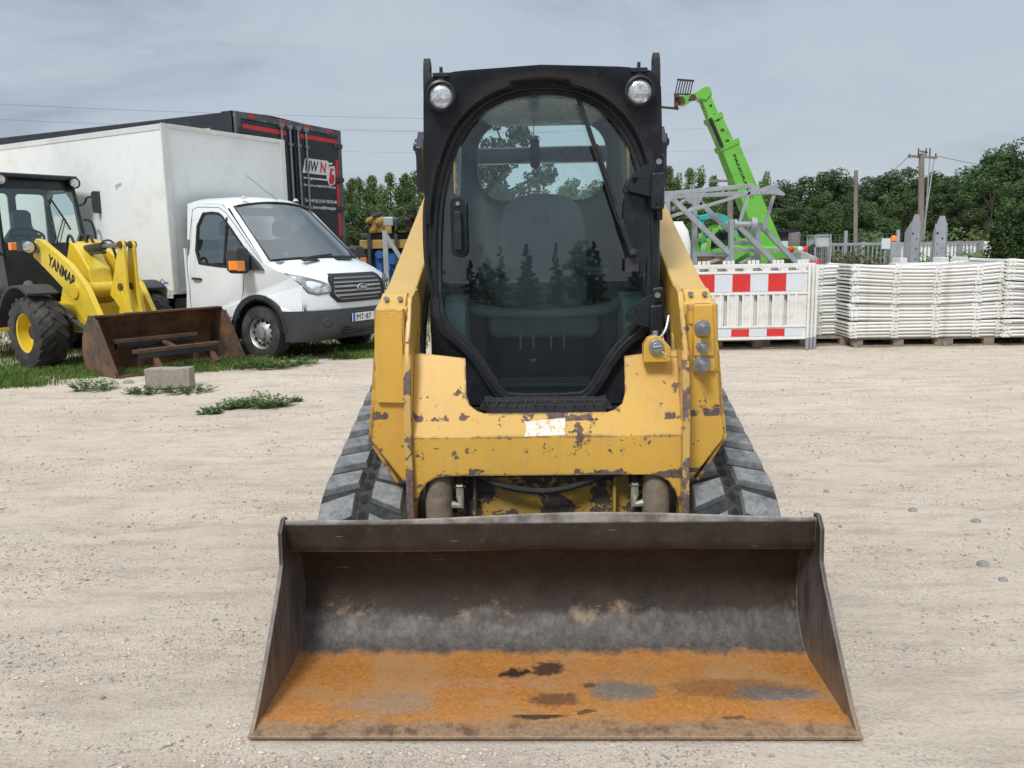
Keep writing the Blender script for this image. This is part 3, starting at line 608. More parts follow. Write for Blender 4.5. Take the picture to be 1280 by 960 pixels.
c = t.mix(t.ramp(t.noise(12, 9, .8, vec=t.map((.55, 1.3, 1), (0, 0, R(12)))), .52, .68, 0, .55), c, (.36, .295, .235)); c = t.mix(t.ramp(t.noise(28, 7, .8), .58, .72, 0, .5), c, (.72, .645, .55))
t.base(c); t.rough(.95); t.b.inputs['Specular IOR Level'].default_value = .2
hh = t.math('ADD', t.math('MULTIPLY', fine, .8), t.math('ADD', t.math('MULTIPLY', mid, 1.2), t.math('MULTIPLY', stone, -.25)))
t.bump(t.math('ADD', hh, t.math('MULTIPLY', vf, .25)), 0.85, .016); m_ground = t.m
g_ = MB(); g_.v = vs; g_.f = fs; tag(g_.build('ground', m_ground, None, smooth=60, fix=False), kind='structure')
tag(MB().add([(-500, -500, .006), (500, -500, .006), (500, -1.3, .006), (-500, -1.3, .006)], [(0, 1, 2, 3)]).build('dark_reflection_sheet', pbr('reflection_dark', (.035, .036, .038), .9, bump=.4), None, smooth=0), kind='structure')  # unseen dark sheet behind the camera, added to darken the door glass reflection
# ================================================================== WHITE BOX TRUCK  (local: x forward, y left, z up; origin = front axle on the ground)
def frame_of(fx, fy): return math.atan2(fy, fx)
fT = Vector((.87, -.5, 0)).normalized(); lT = Vector((-fT.y, fT.x, 0))
WT = gd(333, 449); OT = WT + lT * .90
T = empty('box_truck', (OT.x, OT.y, 0), frame_of(fT.x, fT.y), 'white box truck parked behind the rusty bucket of the yellow wheel loader', 'truck')
# cab body. stations on the outline. helper: half outline mirrored
def arch_pts(cx, r, z0, a0, a1, n=10): return [(cx + r * math.cos(R(a0 + (a1 - a0) * k / n)), z0 + r * math.sin(R(a0 + (a1 - a0) * k / n))) for k in range(n + 1)]
BW = .99
win = chaikin([(-1.16, 1.30), (-1.18, 1.97), (-.80, 1.98), (-.66, 1.90), (-.05, 1.33), (.10, 1.20), (-.35, 1.22), (-.85, 1.26)], 1)
def yl(z): return BW - (.0 if z < 1.2 else (z - 1.2) ** 1.25 * .19)       # tumblehome
for s in (-1, 1): pass
body = MB()
low = [(-1.42, .50), (-.50, .50)] + arch_pts(0, .46, .36, 162, 8, 12) + [(.62, .48), (.70, .60), (.72, .98), (.60, 1.10), (.40, 1.17), (.10, 1.30), (-.62, 2.0), (-.74, 2.08), (-1.42, 2.12)]
def sidefn(s):
    def fn(u, v, w):
        y = yl(v) - w - max(0, u - .25) ** 2 * .45
        return (u, s * y, v)
    return fn
for s in (-1, 1):
    body.plate(low, [win], .03, sidefn(s))
def yy(x, z): return yl(z) - max(0, x - .25) ** 2 * .45
# front surface: rows from fascia bottom to the hood, windscreen frame, roof ; each row = curve over y
def row(x0, z, ye, xe, ze, n=12, pw=2.6):   # centre x0,z -> edge (xe, ye, ze)
    out = []
    for k in range(-n, n + 1):
        f = abs(k) / n; out.append((x0 + (xe - x0) * f ** pw, ye * k / n, z + (ze - z) * f ** pw))
    return out
rows = [row(.93, .62, .90, .70, .62), row(.95, .80, .91, .72, .80), row(.93, 1.00, .90, .70, .98), row(.86, 1.10, .925, .60, 1.10), row(.66, 1.22, .955, .40, 1.17), row(.42, 1.33, .955, .12, 1.29, pw=2.2)]
body.loft(rows, False, False)
roofrows = [row(-.50, 2.13, .76, -.66, 2.03, pw=2.2), row(-.60, 2.18, .775, -.74, 2.08, pw=2.4), row(-.9, 2.215, .79, -.95, 2.10, pw=3), row(-1.42, 2.22, .79, -1.42, 2.12, pw=3)]
body.loft(roofrows, False, False)
# A pillars
for s in (-1, 1):
    body.loft([[(.12, s * .955, 1.29), (.16, s * .86, 1.305), (.05, s * .88, 1.30)], [(-.66, s * .762, 2.03), (-.61, s * .70, 2.06), (-.68, s * .72, 2.03)]], True, True)
    body.loft([[(-.62, s * yl(2.0), 2.0), (-.66, s * .76, 2.035)], [(-.74, s * yl(2.08), 2.08), (-.74, s * .775, 2.08)], [(-1.42, s * yl(2.12), 2.12), (-1.42, s * .79, 2.125)]], False, False)
    body.loft([[(.72, s * yy(.72, .6), .6), (.70, s * .90, .62)], [(.72, s * yy(.72, .98), .98), (.70, s * .90, .98)], [(.60, s * yy(.6, 1.1), 1.10), (.60, s * .925, 1.10)], [(.40, s * yy(.4, 1.17), 1.17), (.40, s * .955, 1.17)], [(.10, s * yy(.1, 1.3), 1.30), (.12, s * .955, 1.29)]], False, False)
body.box(-1.43, -1.40, -.94, .94, .5, 1.5)
TB = body.build('cab_body', m_white, T, smooth=40, fix=True)
MB().box(-1.40, -1.35, -.90, .90, 1.5, 1.62).box(-1.40, -1.36, -.9, .9, .5, 1.5).box(-1.42, -1.36, -.8, .8, 1.98, 2.1).build('cab_rear_frame', m_int, T)
# windscreen
ws0 = row(.40, 1.345, .87, .14, 1.312, pw=2.2); ws1 = row(-.49, 2.115, .715, -.62, 2.045, pw=2.2)
m_tg = glass('truck_glass', (.42, .50, .52), .16)
ws = MB().loft([ws0, ws1], False, False).build('windscreen', m_tg, T)
mb = MB(); loop = ws0 + ws1[::-1]; mb.tube([Vector(p) + Vector((.006, 0, .006)) for p in loop], .014, 6, closed=True); mb.build('seal', m_rub, ws)
for s in (-1, 1):
    mb = MB(); wp_ = [(u, s * (yl(v) - .015 - max(0, u - .25) ** 2 * .45), v) for u, v in offset(win, .004)]
    tri = geometry.tessellate_polygon([[Vector((p[0], p[2], 0)) for p in wp_]]); mb.add(wp_, tri)
    sw = mb.build('side_window', m_tg, T, smooth=0)
    MB().loft([[(a[0], s * (yl(a[1]) + .004), a[1]) for a in offset(win, .012)], [(a[0], s * (yl(a[1]) + .004), a[1]) for a in offset(win, -.022)], [(a[0], s * (yl(a[1]) - .02), a[1]) for a in offset(win, -.022)]], True, False).build('seal', m_rub, sw)
    MB().bar((-.60, s * (yl(1.3) - .01), 1.26), (-.60, s * (yl(1.9) - .01), 1.9), .03).build('divider', m_rub, sw)
    # door outline seams as grooves of dark
    dr = MB()
    dl = [(-.36, .56), (-.36, .62), (-.26, .9), (-.20, 1.22)]
    dr.tube([(u, s * (yl(v) + .001), v) for u, v in dl], .004, 5)
    dr.tube([(u, s * (yl(v) + .001), v) for u, v in [(-1.30, .56), (-1.33, 1.3), (-1.30, 2.03), (-1.2, 2.06), (-.78, 2.04), (-.62, 1.96), (.12, 1.29)]], .004, 5)
    dr.tube([(u, s * (yl(v) + .001), v) for u, v in [(-1.30, .56), (-.36, .56)]], .004, 5)
    dr.build('door_gap', m_charc, TB)
    h = MB().tube(chaikin([(-1.22, s * (BW + .0), 1.08), (-1.20, s * (BW + .03), 1.085), (-1.07, s * (BW + .03), 1.08), (-1.05, s * BW, 1.07)], 1, False), .016, 8).build('door_handle', m_charc, T)
    # mirror
    mr = MB().loft([[(x + (.03 if 0 else 0), s * (1.0 + y), z) for x, z in rrect(-.22, -.02, z0, z1, .04)] for y, z0, z1 in ((.06, 1.18, 1.46), (.10, 1.15, 1.50), (.24, 1.16, 1.50), (.28, 1.19, 1.46))]).build('wing_mirror', m_charc, T, bevel=.01)
    MB().plate([(-.18, 1.21), (.17, 1.19), (.06, 1.30), (-.13, 1.44)], [], .05, lambda u, v, w: (u, s * (yl(v) - .005 + w), v)).build('mirror_base', m_charc, mr, bevel=.01)
    MB().box(-.16, -.02, min(s * 1.28, s * 1.30), max(s * 1.28, s * 1.30), 1.20, 1.32).box(-.02, .0, min(s * 1.16, s * 1.295), max(s * 1.16, s * 1.295), 1.19, 1.32).build('indicator', m_orange, mr, bevel=.01)
    # wheel arch trim, wheel
    ar = arch_pts(0, .455, .36, 165, 2, 16)
    MB().loft([[(p[0], s * (BW + .012), p[1]), (p[0] + (p[0]) * .13, s * (BW + .018), p[1] + (p[1] - .36) * .13), (p[0] + (p[0]) * .13, s * (BW - .05), p[1] + (p[1] - .36) * .13)] for p in ar], False, False).build('arch_trim', m_charc, T)
    MB().loft([[(p[0], s * (BW + .010), p[1]), (p[0], s * .55, p[1])] for p in arch_pts(0, .45, .34, 190, -10, 20)], False, False).build('arch_liner', m_dark, T)
    # headlight
    t_ = [(.885, 1.00), (.86, 1.09), (.79, 1.13)]
    def fsurf(yfrac, z):       # front surface point at y fraction, z
        zs = [.62, .80, 1.0, 1.10, 1.22, 1.33]; k = max(i for i in range(5) if zs[i] <= z + 1e-6); f = (z - zs[k]) / (zs[k + 1] - zs[k])
        n = 12; q = (yfrac + 1) * n; i = min(int(q), 2 * n - 1); g = q - i
        a = Vector(rows[k][i]).lerp(Vector(rows[k][i + 1]), g); b = Vector(rows[k + 1][i]).lerp(Vector(rows[k + 1][i + 1]), g); return a.lerp(b, f)
    hl = [(.56, .88), (.80, .86), (.93, .90), (.995, 1.03), (1.0, 1.185), (.90, 1.12), (.70, 1.04), (.58, .98)]
    m_hl = pbr('headlight_lens', (.30, .32, .34), .08, .3, var=.6, vs=9, coat=1)
    mb = MB(); P_ = [fsurf(s * a, b) + Vector((.012, s * .010, .004)) for a, b in hl]; Q_ = [p - Vector((.05, s * .03, 0)) for p in P_]; mb.loft([Q_, P_]); hb = mb.build('headlight', m_charc, T, bevel=.004)
    mb = MB(); m_ = [(sum(p[0] for p in hl) / 8, sum(p[1] for p in hl) / 8)]
    P2 = [fsurf(s * (a * .93 + m_[0][0] * .07), b * .93 + m_[0][1] * .07) + Vector((.018, s * .014, .006)) for a, b in hl]; mb.add(P2, [tuple(range(8))]); mb.build('lens', m_hl, hb, smooth=0)
    for a, b, r in ((.68, .93, .045), (.80, .94, .05)):
        p = fsurf(s * a, b) + Vector((.016, s * .012, .004)); MB().lathe([(0, .008), (r * .8, .012), (r, .0)], p, (.75, s * .62, .15), 16).build('lamp', m_lens, hb)
    fgp = Vector((.90, s * .66, .50)); MB().lathe([(0, .0), (.045, .01), (.06, -.0), (.06, -.03)], fgp, (.9, s * .4, 0), 16).build('fog_lamp', m_charc, T)
# grille
gp = [(-.62, .84), (-.60, 1.05), (-.52, 1.13), (.52, 1.13), (.60, 1.05), (.62, .84), (.50, .745), (-.50, .745)]
def gfn(u, v, w): p = fsurf(u / .91, max(.63, min(1.3, v))); return (p.x + .012 - w, u, v)
GR = MB().plate([(u * .90, v) for u, v in resample(gp, 64)], [], .03, gfn).build('grille', m_dark, T)
mb = MB(); gpr = resample(gp, 64)
mb.loft([[gfn(u * .90, v, -.012), gfn(u * .90 * .94, .94 + (v - .94) * .88, -.02), gfn(u * .90 * .90, .94 + (v - .94) * .80, -.004)] for u, v in gpr], False, False, True)
for k in range(6):
    z = .80 + k * .058; hw = .50 if .80 < z < 1.08 else .44
    mb.loft([[gfn(-hw + 2 * hw * q / 16, z, -.016), gfn(-hw + 2 * hw * q / 16, z + .026, -.020), gfn(-hw + 2 * hw * q / 16, z + .03, -.002)] for q in range(17)], False, False)
mb.build('grille_slats', m_rub, GR)
ex = gfn(0, .94, -.028)
bd = MB().loft([[(ex[0] + d, .115 * k * math.cos(a), .94 + .046 * k * math.sin(a)) for a in [2 * PI * q / 28 for q in range(28)]] for d, k in ((-.02, 1), (.0, 1), (.006, .93))]).build('badge', pbr('badge_silver', (.6, .62, .65), .2, .8), T)
MB().loft([[(ex[0] + d, .115 * k * math.cos(a), .94 + .046 * k * math.sin(a)) for a in [2 * PI * q / 28 for q in range(28)]] for d, k in ((.004, .86), (.009, .84))]).build('badge_field', pbr('badge_blue', (.01, .03, .13), .2, coat=1), bd)
text('Ford', m_txtw, bd, (ex[0] + .0105, 0, .94), (0, 1, 0), (0, 0, 1), width=.13, height=.05, shear=.35)
# bumper
bz = [.60, .52, .40, .30, .26]; bx = [.97, 1.0, 1.0, .96, .88]
bm_ = MB().loft([row(x, z, .95, .68, z, pw=3) for x, z in zip([.95] + bx, [.66] + bz)], False, False)
for s in (-1, 1): bm_.loft([[(.68, s * .95, z), (.60, s * .985, z), (.47 if z < .6 else .45, s * 1.0, z)] for z in (.66, .60, .52, .40, .30, .26)], False, False)
BU = bm_.build('bumper', m_charc, T, smooth=50)
MB().plate(rrect(-.33, .55, .33, .43, .03), [], .02, lambda u, v, w: (1.002 - w - abs(u) ** 3 * .25, u - .11, v)).build('lower_intake', m_dark, BU)
for k in range(2): MB().box(.99, 1.006, -.40, .40, .355 + k * .035, .365 + k * .035).build('slat', m_charc, BU)
pl = MB().box(1.003, 1.014, -.28, .24, .485, .595).build('number_plate', pbr('plate_white', (.75, .76, .77), .4), T)
MB().box(1.0145, 1.017, -.28, -.235, .485, .595).build('blue_band', m_txtb, pl)
text('MT·87', m_txtk, pl, (1.0155, -.05, .54), (0, 1, 0), (0, 0, 1), width=.30, height=.075)
# hood vents, roof lamps, wiper, aerial
for y0, y1 in ((-.62, -.30), (.05, .37), ):
    a = [(.50, y0, 1.298), (.50, y1, 1.298), (.44, y1, 1.325), (.44, y0, 1.325)]; MB().hexa(a, [(p[0] + .003, p[1], p[2] + .008) for p in a]).build('hood_vent', m_dark, TB)
for y in (-.55, .45): MB().lathe([(0, .04), (.02, .035), (.045, .0)], (-.60, y, 2.165), (0, 0, 1), 12).build('roof_marker', pbr('marker_lens', (.55, .5, .4), .3), TB)
MB().tube([(.42, -.55, 1.325), (.38, -.30, 1.36), (.36, .1, 1.385)], .011, 6).tube([(.42, .05, 1.35), (.37, .6, 1.35)], .011, 6).build('wipers', m_charc, ws)
MB().cyl((-.52, 0, 2.16), (-.98, -.12, 2.52), .004, n=5).build('aerial', m_charc, TB)
MB().add([(.16, -.60, 1.36), (.15, -.50, 1.37), (.10, -.50, 1.43), (.11, -.60, 1.42)], [(0, 1, 2, 3)]).build('windscreen_label', pbr('label_blue', (.4, .55, .7), .5), ws, smooth=0)
# interior: seats, dash, wheel
MB().hexa([(.30, -.85, 1.0), (.30, .85, 1.0), (.30, .85, 1.30), (.30, -.85, 1.30)], [(-.12, -.85, 1.0), (-.12, .85, 1.0), (-.12, .85, 1.32), (-.12, -.85, 1.32)]).build('dashboard', m_int, T, bevel=.03)
m_ts = pbr('truck_seat', (.11, .115, .125), .8)
for y in (-.50, .50):
    q = MB().loft([[(-.82 - (z - .9) * .22 + dx, y + yy_, z) for dx, yy_ in ((-.05, -k), (.06, -k), (.06, k), (-.05, k))] for z, k in ((.75, .24), (1.3, .25), (1.58, .20), (1.62, .15))]).build('seat', m_ts, T, bevel=.03)
    MB().loft([[(-1.0 + dx, y + yy_, z) for dx, yy_ in ((-.05, -k), (.05, -k), (.05, k), (-.05, k))] for z, k in ((1.66, .11), (1.72, .14), (1.84, .13), (1.88, .09))]).build('headrest', m_ts, q, bevel=.03)
MB().tube([Vector((-.22, .48, 1.34)) + Vector((-.33 * math.cos(a) * .6, math.sin(a) * .2, .2 * math.cos(a))) for a in [2 * PI * k / 20 for k in range(20)]], .016, 8, closed=True).bar((-.22, .3, 1.34), (-.22, .66, 1.34), .03).build('steering_wheel', m_charc, T)
# chassis and cargo box
MB().box(-4.9, .3, -.42, .42, .42, .62).box(-1.7, -1.45, -.95, .95, .6, .80).build('chassis', m_dark, T, bevel=.01)
bxm = MB().box(-5.9, -1.58, -1.07, 1.07, .86, 3.19).build('cargo_box', m_box, T, bevel=.006)
mb = MB()
for y in (-1.07, 1.07):
    mb.box(-1.64, -1.572, y - .006 if y > 0 else y - .012, y + .012 if y > 0 else y + .006, .86, 3.2)
    mb.box(-5.9, -1.65, min(y, y * 1.009), max(y, y * 1.009), 3.12, 3.2).box(-5.9, -1.65, min(y, y * 1.009), max(y, y * 1.009), .80, .93)
    mb.box(-1.578, -1.566, y - .05, y + .05, .86, 3.2)
mb.box(-1.578, -1.566, -1.0, 1.0, 3.14, 3.2).box(-1.578, -1.566, -1.0, 1.0, .86, .92)
mb.build('corner_trim', pbr('pale_trim', (.68, .70, .68), .4, .1), bxm, bevel=.004)
mb = MB()
for k in range(3):
    for z in (.89, .84): mb.box(-1.70 - k * .09, -1.69 - k * .09, -1.086, -1.08, z, z + .012)
mb.build('rivets', m_charc, bxm)
MB().box(-5.85, -1.62, -1.0, 1.0, .74, .86).build('subframe', m_dark, bxm)
text('Q', m_txtb, bxm, (-1.86, -1.0725, 1.03), (1, 0, 0), (0, 0, 1), width=.085, height=.085); text('uens', m_txtb, bxm, (-1.78, -1.0725, 1.02), (1, 0, 0), (0, 0, 1), width=.09, height=.03)
MB().add([(-2.72, -1.073, 2.43), (-2.58, -1.073, 2.46), (-2.58, -1.073, 2.42), (-2.66, -1.073, 2.40), (-2.71, -1.073, 2.36)], [(0, 1, 2, 3, 4)]).build('torn_label', pbr('torn_label', (.45, .44, .38), .8), bxm, smooth=0)
bxm.location.y = .12; bxm.scale.y = 1.04
m_hub = pbr('wheel_hub_silver', (.5, .51, .5), .35, .7, dirt=(.25, .23, .2), ds=8, da=.4)
def wheel(parent, c, r, w, s, rimr, mat_rim, dual=False, lug=0, holes=0):
    """tyre of a wheel with its rim as a sub-part; s = outward side sign along y"""
    c = Vector(c); tw = w / 2
    ty = MB().lathe([(rimr, -tw), (r * .86, -tw), (r * .96, -tw * .93), (r, -tw * .72), (r, tw * .72), (r * .96, tw * .93), (r * .86, tw), (rimr * 1.02, tw), (rimr * .98, tw * .85)], c, (0, s, 0), 40).build('wheel', m_tyre, parent, smooth=40)
    if lug:
        mb = MB()
        for k in range(lug):
            a0 = 2 * PI * k / lug
            for sd in (-1, 1):
                q = []
                for (f0, da) in ((.02, .0), (1.0, .22)):
                    for rr, dd in ((r * .985, 0), (r * 1.035, .0)):
                        pass
                aa = a0 + (PI / lug if sd > 0 else 0); wa = PI / lug * .62
                def pt(f, a, rr): ang = aa + a + f * .28; return c + Vector((math.sin(ang) * rr, s * sd * tw * f, math.cos(ang) * rr))
                mb.hexa([pt(.0, -wa, r * .97), pt(.0, wa * .6, r * .97), pt(.0, wa * .6, r * 1.045), pt(.0, -wa, r * 1.045)], [pt(.98, -wa, r * .9), pt(.98, wa, r * .9), pt(.98, wa * .9, r * 1.01), pt(.98, -wa * .9, r * 1.01)])
        mb.build('tread', m_tyre, ty, bevel=.004)
    else:
        mb = MB()
        for f in (-.45, -.15, .15, .45):
            mb.tube([c + Vector((math.sin(a) * r * .997, f * w, math.cos(a) * r * .997)) for a in [2 * PI * k / 40 for k in range(40)]], .006, 4, closed=True)
        mb.build('groove', m_dark, ty)
    if dual: prof_ = [(rimr, tw * .8), (rimr * .93, tw * .7), (rimr * .86, tw * .2), (rimr * .62, tw * .55), (rimr * .40, tw * .75), (rimr * .38, tw * 1.05), (rimr * .2, tw * 1.12), (0, tw * 1.12)]
    else: prof_ = [(rimr, tw * .9), (rimr * .92, tw * .84), (rimr * .90, tw * .1), (rimr * .55, -tw * .1), (rimr * .36, tw * .05), (rimr * .34, tw * .25), (0, tw * .28)]
    rm = MB().lathe(prof_, c, (0, s, 0), 36).build('rim', mat_rim, ty, smooth=40)
    if holes:
        mb = MB()
        for k in range(holes):
            a = 2 * PI * k / holes; p = c + Vector((math.sin(a) * rimr * .75, s * tw * .46, math.cos(a) * rimr * .75)); mb.cyl(p, p + Vector((0, s * .012, 0)), rimr * .10, n=10)
        mb.build('rim_hole', m_dark, rm)
    else:
        mb = MB().cyl(c, c + Vector((0, s * tw * .45, 0)), rimr * .34, n=20); mb.build('hub', m_black, rm)
    return ty
for s in (-1, 1):
    wheel(T, (0, s * .87, .36), .36, .225, s, .215, m_hub, dual=True, holes=12)
    wheel(T, (-3.75, s * .80, .36), .36, .40, s, .215, m_hub, dual=True, holes=12)
    MB().box(-4.3, -3.2, s * .6 - .4 if s > 0 else -1.0, 1.0 if s > 0 else s * .6 + .4, .70, .735).build('mudguard', m_charc, T)
# ================================================================== DARK SEMI TRAILER
fS = Vector((.90, -.436, 0)).normalized(); lS = Vector((-fS.y, fS.x, 0)); d = ray(292, 137); k = (4.0 - CH) / d.z; CS = Vector((d.x * k, d.y * k, 0))
OS = CS + lS * 1.275 * 1.22
S = empty('semi_trailer', (OS.x, OS.y, 0), frame_of(fS.x, fS.y), 'long dark curtain-sided semi trailer with red-striped rear doors parked behind the white box truck', 'trailer')
cr = MB()
ncr = 60; HW = 1.27
for s in (-1, 1):
    cr.loft([[(-13.5 + 13.2 * k / ncr, s * (HW + .012 * math.sin(k * 2.1) * (.4 + .6 * math.sin(v * 3))), 1.1 + (3.92 - 1.1) * v) for v in [q / 6 for q in range(7)]] for k in range(ncr + 1)], False, False)
curtain = cr.build('side_curtain', m_tarp, S)
MB().box(-13.5, -.02, -1.26, 1.26, 3.9, 3.985).build('trailer_roof', m_tarp, S, bevel=.02)
bulge = MB().loft([[(-.30 + .25 * k / 3, s_ * (1.28 + .02 * math.sin(k * 3)), z) for s_, z in ((-1, 3.6), (-1, 3.99), (-.3, 4.03), (.3, 4.0), (1, 3.97))] for k in range(4)], False, False).build('tarp_fold', m_tarp, S)
mb = MB().box(-.03, .04, -1.275, -1.17, 1.0, 3.98).box(-.03, .04, 1.17, 1.275, 1.0, 3.98).box(-.03, .045, -1.17, 1.17, 3.86, 3.98).box(-.03, .05, -1.27, 1.27, .95, 1.12)
mb.build('rear_frame', pbr('scuffed_frame', (.09, .1, .11), .5, .2, var=.3, dirt=(.4, .4, .38), ds=9, da=.36), S, bevel=.008)
for s in (-1, 1):
    dd = MB().box(.0, .035, min(s * .02, s * 1.165), max(s * .02, s * 1.165), 1.13, 3.85).build('rear_door', m_door, S, bevel=.005)
    MB().box(.036, .04, min(s * .17, s * 1.15), max(s * .17, s * 1.15), 3.69, 3.77).build('red_stripe', m_red, dd)
    y0 = s * 1.12
    for z0, z1 in ((1.2, 1.65), (1.75, 2.25), (2.35, 2.85), (2.95, 3.35)): MB().box(.036, .04, y0 - .035, y0 + .035, z0, z1).build('red_tape', m_red, dd)
    for y in (s * .10, s * .30) if s > 0 else (s * .10, s * .30):
        MB().cyl((.065, y, 1.05), (.065, y, 3.9), .018, n=8).box(.04, .09, y - .05, y + .05, 3.82, 3.9).box(.04, .09, y - .04, y + .04, 2.3, 2.36).box(.04, .09, y - .04, y + .04, 3.5, 3.55).box(.04, .09, y - .04, y + .04, 1.6, 1.66).build('lock_rod', m_steel, dd)
    for z in (1.5, 2.3, 2.9, 3.6): MB().box(.03, .075, s * 1.05 if s > 0 else s * 1.27, s * 1.27 if s > 0 else s * 1.05, z, z + .09).build('door_hinge', m_charc, dd, bevel=.005)
    # lettering
    yc = s * .66 - .03
    text('HWN', m_txtw, dd, (.037, yc - .10, 3.16), (0, 1, 0), (0, 0, 1), width=.64, height=.27, shear=.25, bold=.09)
    MB().plate([(yc - .45, 3.01), (yc + .18, 3.01), (yc + .25, 3.31), (yc - .35, 3.31)], [], .002, lambda u, v, w: (.0365 + w, u, v)).build('logo_field', m_txtw, dd, smooth=0)
    text('HW', m_txtk, dd, (.040, yc - .20, 3.16), (0, 1, 0), (0, 0, 1), width=.36, height=.21, shear=.25, bold=.02)
    text('N', m_txtr, dd, (.040, yc + .10, 3.16), (0, 1, 0), (0, 0, 1), width=.18, height=.21, shear=.25, bold=.03)
    MB().plate([(yc - .42, 2.93), (yc + .18, 2.93), (yc + .22, 3.28), (yc + .38, 3.28), (yc + .34, 3.24), (yc + .26, 3.24), (yc + .23, 2.90), (yc - .20, 2.90), (yc - .22, 2.87), (yc - .25, 2.90), (yc - .43, 2.90)], [], .003, lambda u, v, w: (.037 + w, u, v)).build('logo_outline', m_txtw, dd, smooth=0)
    MB().plate([(yc + .27, 2.82), (yc + .38, 2.87), (yc + .40, 3.03), (yc + .33, 3.04), (yc + .33, 3.12), (yc + .39, 3.12), (yc + .39, 3.17), (yc + .29, 3.16), (yc + .24, 2.9)], [], .003, lambda u, v, w: (.041 + w, u, v)).build('logo_mark', m_txtr, dd, smooth=0)
    MB().plate([(yc + .25, 2.79), (yc + .41, 2.85), (yc + .43, 3.05), (yc + .42, 3.22), (yc + .27, 3.2), (yc + .21, 2.88)], [], .002, lambda u, v, w: (.0375 + w, u, v)).build('logo_outline', m_txtw, dd, smooth=0)
    text('Nutzfahrzeug Handel & Vermietung', m_txtw, dd, (.037, yc - .0, 2.77), (0, 1, 0), (0, 0, 1), width=.86, height=.065, bold=.03)
    text('Tel · +49 (0) 25 64 / 950 95-40', m_txtw, dd, (.037, yc, 2.46), (0, 1, 0), (0, 0, 1), width=.86, height=.09, bold=.02)
    text('www.hwn-nutzfahrzeug.de', m_txtw, dd, (.037, yc, 2.33), (0, 1, 0), (0, 0, 1), width=.80, height=.09, bold=.02)
for y in (-.95, -.25, .35, .95): MB().box(.046, .06, y - .055, y + .055, 3.89, 3.95).build('marker_lamp', m_red, S)
yp = MB().box(-.78, -.58, -1.295, -1.29, 3.52, 3.72).build('yellow_notice', pbr('notice_yellow', (.75, .42, .04), .5), S)
text('Planen', m_txtbr, yp, (-.68, -1.2955, 3.62), (1, 0, 0), (0, 0, 1), width=.16, height=.05)
MB().box(.05, .06, .95, 1.2, 1.16, 1.36).build('rear_reflector', pbr('reflector', (.8, .3, .03), .4), S)
MB().box(-13.4, 0, -.5, .5, .75, 1.1).box(-.1, .02, -1.2, 1.2, .5, .62).build('trailer_chassis', m_dark, S)
for s in (-1, 1):
    for x in (-2.0, -3.3, -4.6): wheel(S, (x, s * 1.05, .5), .5, .38, s, .29, m_hub, dual=True)
    MB().bar((-11, s * .9, 1.0), (-11, s * .9, .05), .12).build('landing_leg', m_charc, S)
S.scale = (1, 1.22, 1)
# ================================================================== YELLOW WHEEL LOADER
fW = Vector((.8, -.6, 0)).normalized(); lW = Vector((-fW.y, fW.x, 0)); C1 = gd(147, 473)
OW = C1 - fW * 1.95 + lW * .74
Wl = empty('wheel_loader', (OW.x, OW.y, 0), frame_of(fW.x, fW.y), 'lemon yellow wheel loader with black cab and rusty bucket parked beside the white box truck', 'wheel loader')
wb = .12           # bucket centre offset
# bucket
wp = [(1.95, .015), (1.7, .02), (1.45, .03), (1.34, .07), (1.27, .16), (1.25, .28), (1.27, .42), (1.33, .55), (1.42, .66), (1.50, .70)]
rings = []
for y in (-.86, 0, .86):
    rings.append([(p[0], y + wb, p[1]) for p in wp] + [(p[0] - .02, y + wb, max(.001, p[1] - (.012 if p[1] < .1 else 0)) + (.015 if p[1] > .6 else 0)) for p in reversed(wp)])
m_wbin = pbr('rusty_bucket_inside', (.075, .042, .028), .75, var=.5, vs=5, bump=.5, dirt=(.25, .11, .04), ds=4, da=.5)
WB = MB().loft(rings).build('bucket', m_wbin, Wl, smooth=50)
wsd = [(1.95, .0), (1.5, .0), (1.34, .03), (1.24, .14), (1.22, .30), (1.25, .45), (1.32, .58), (1.42, .69), (1.52, .72), (1.60, .66), (1.97, .06)]
for s in (-1, 1):
    sp1 = MB().plate(wsd, [], .02, lambda u, v, w: (u, wb + s * (.86 + w), v)).build('side_plate', m_rustp, WB, bevel=.004)
    MB().loft([[(p[0] - .02, wb + s * .858, p[1] - .01), (p[0] + .015, wb + s * .858, p[1] + .01), (p[0] + .015, wb + s * .89, p[1] + .01), (p[0] - .02, wb + s * .89, p[1] - .01)] for p in ((1.60, .665), (1.96, .05))]).build('edge_bar', m_rustd, sp1, bevel=.003)
MB().box(1.44, 1.56, wb - .45, wb + .87, .70, .722).box(1.40, 1.5, wb - .87, wb - .45, .69, .712).build('spill_guard', m_rustd, WB, bevel=.003)
MB().box(1.90, 2.0, wb - .86, wb + .86, .0, .018).build('cutting_edge', m_rustd, WB)
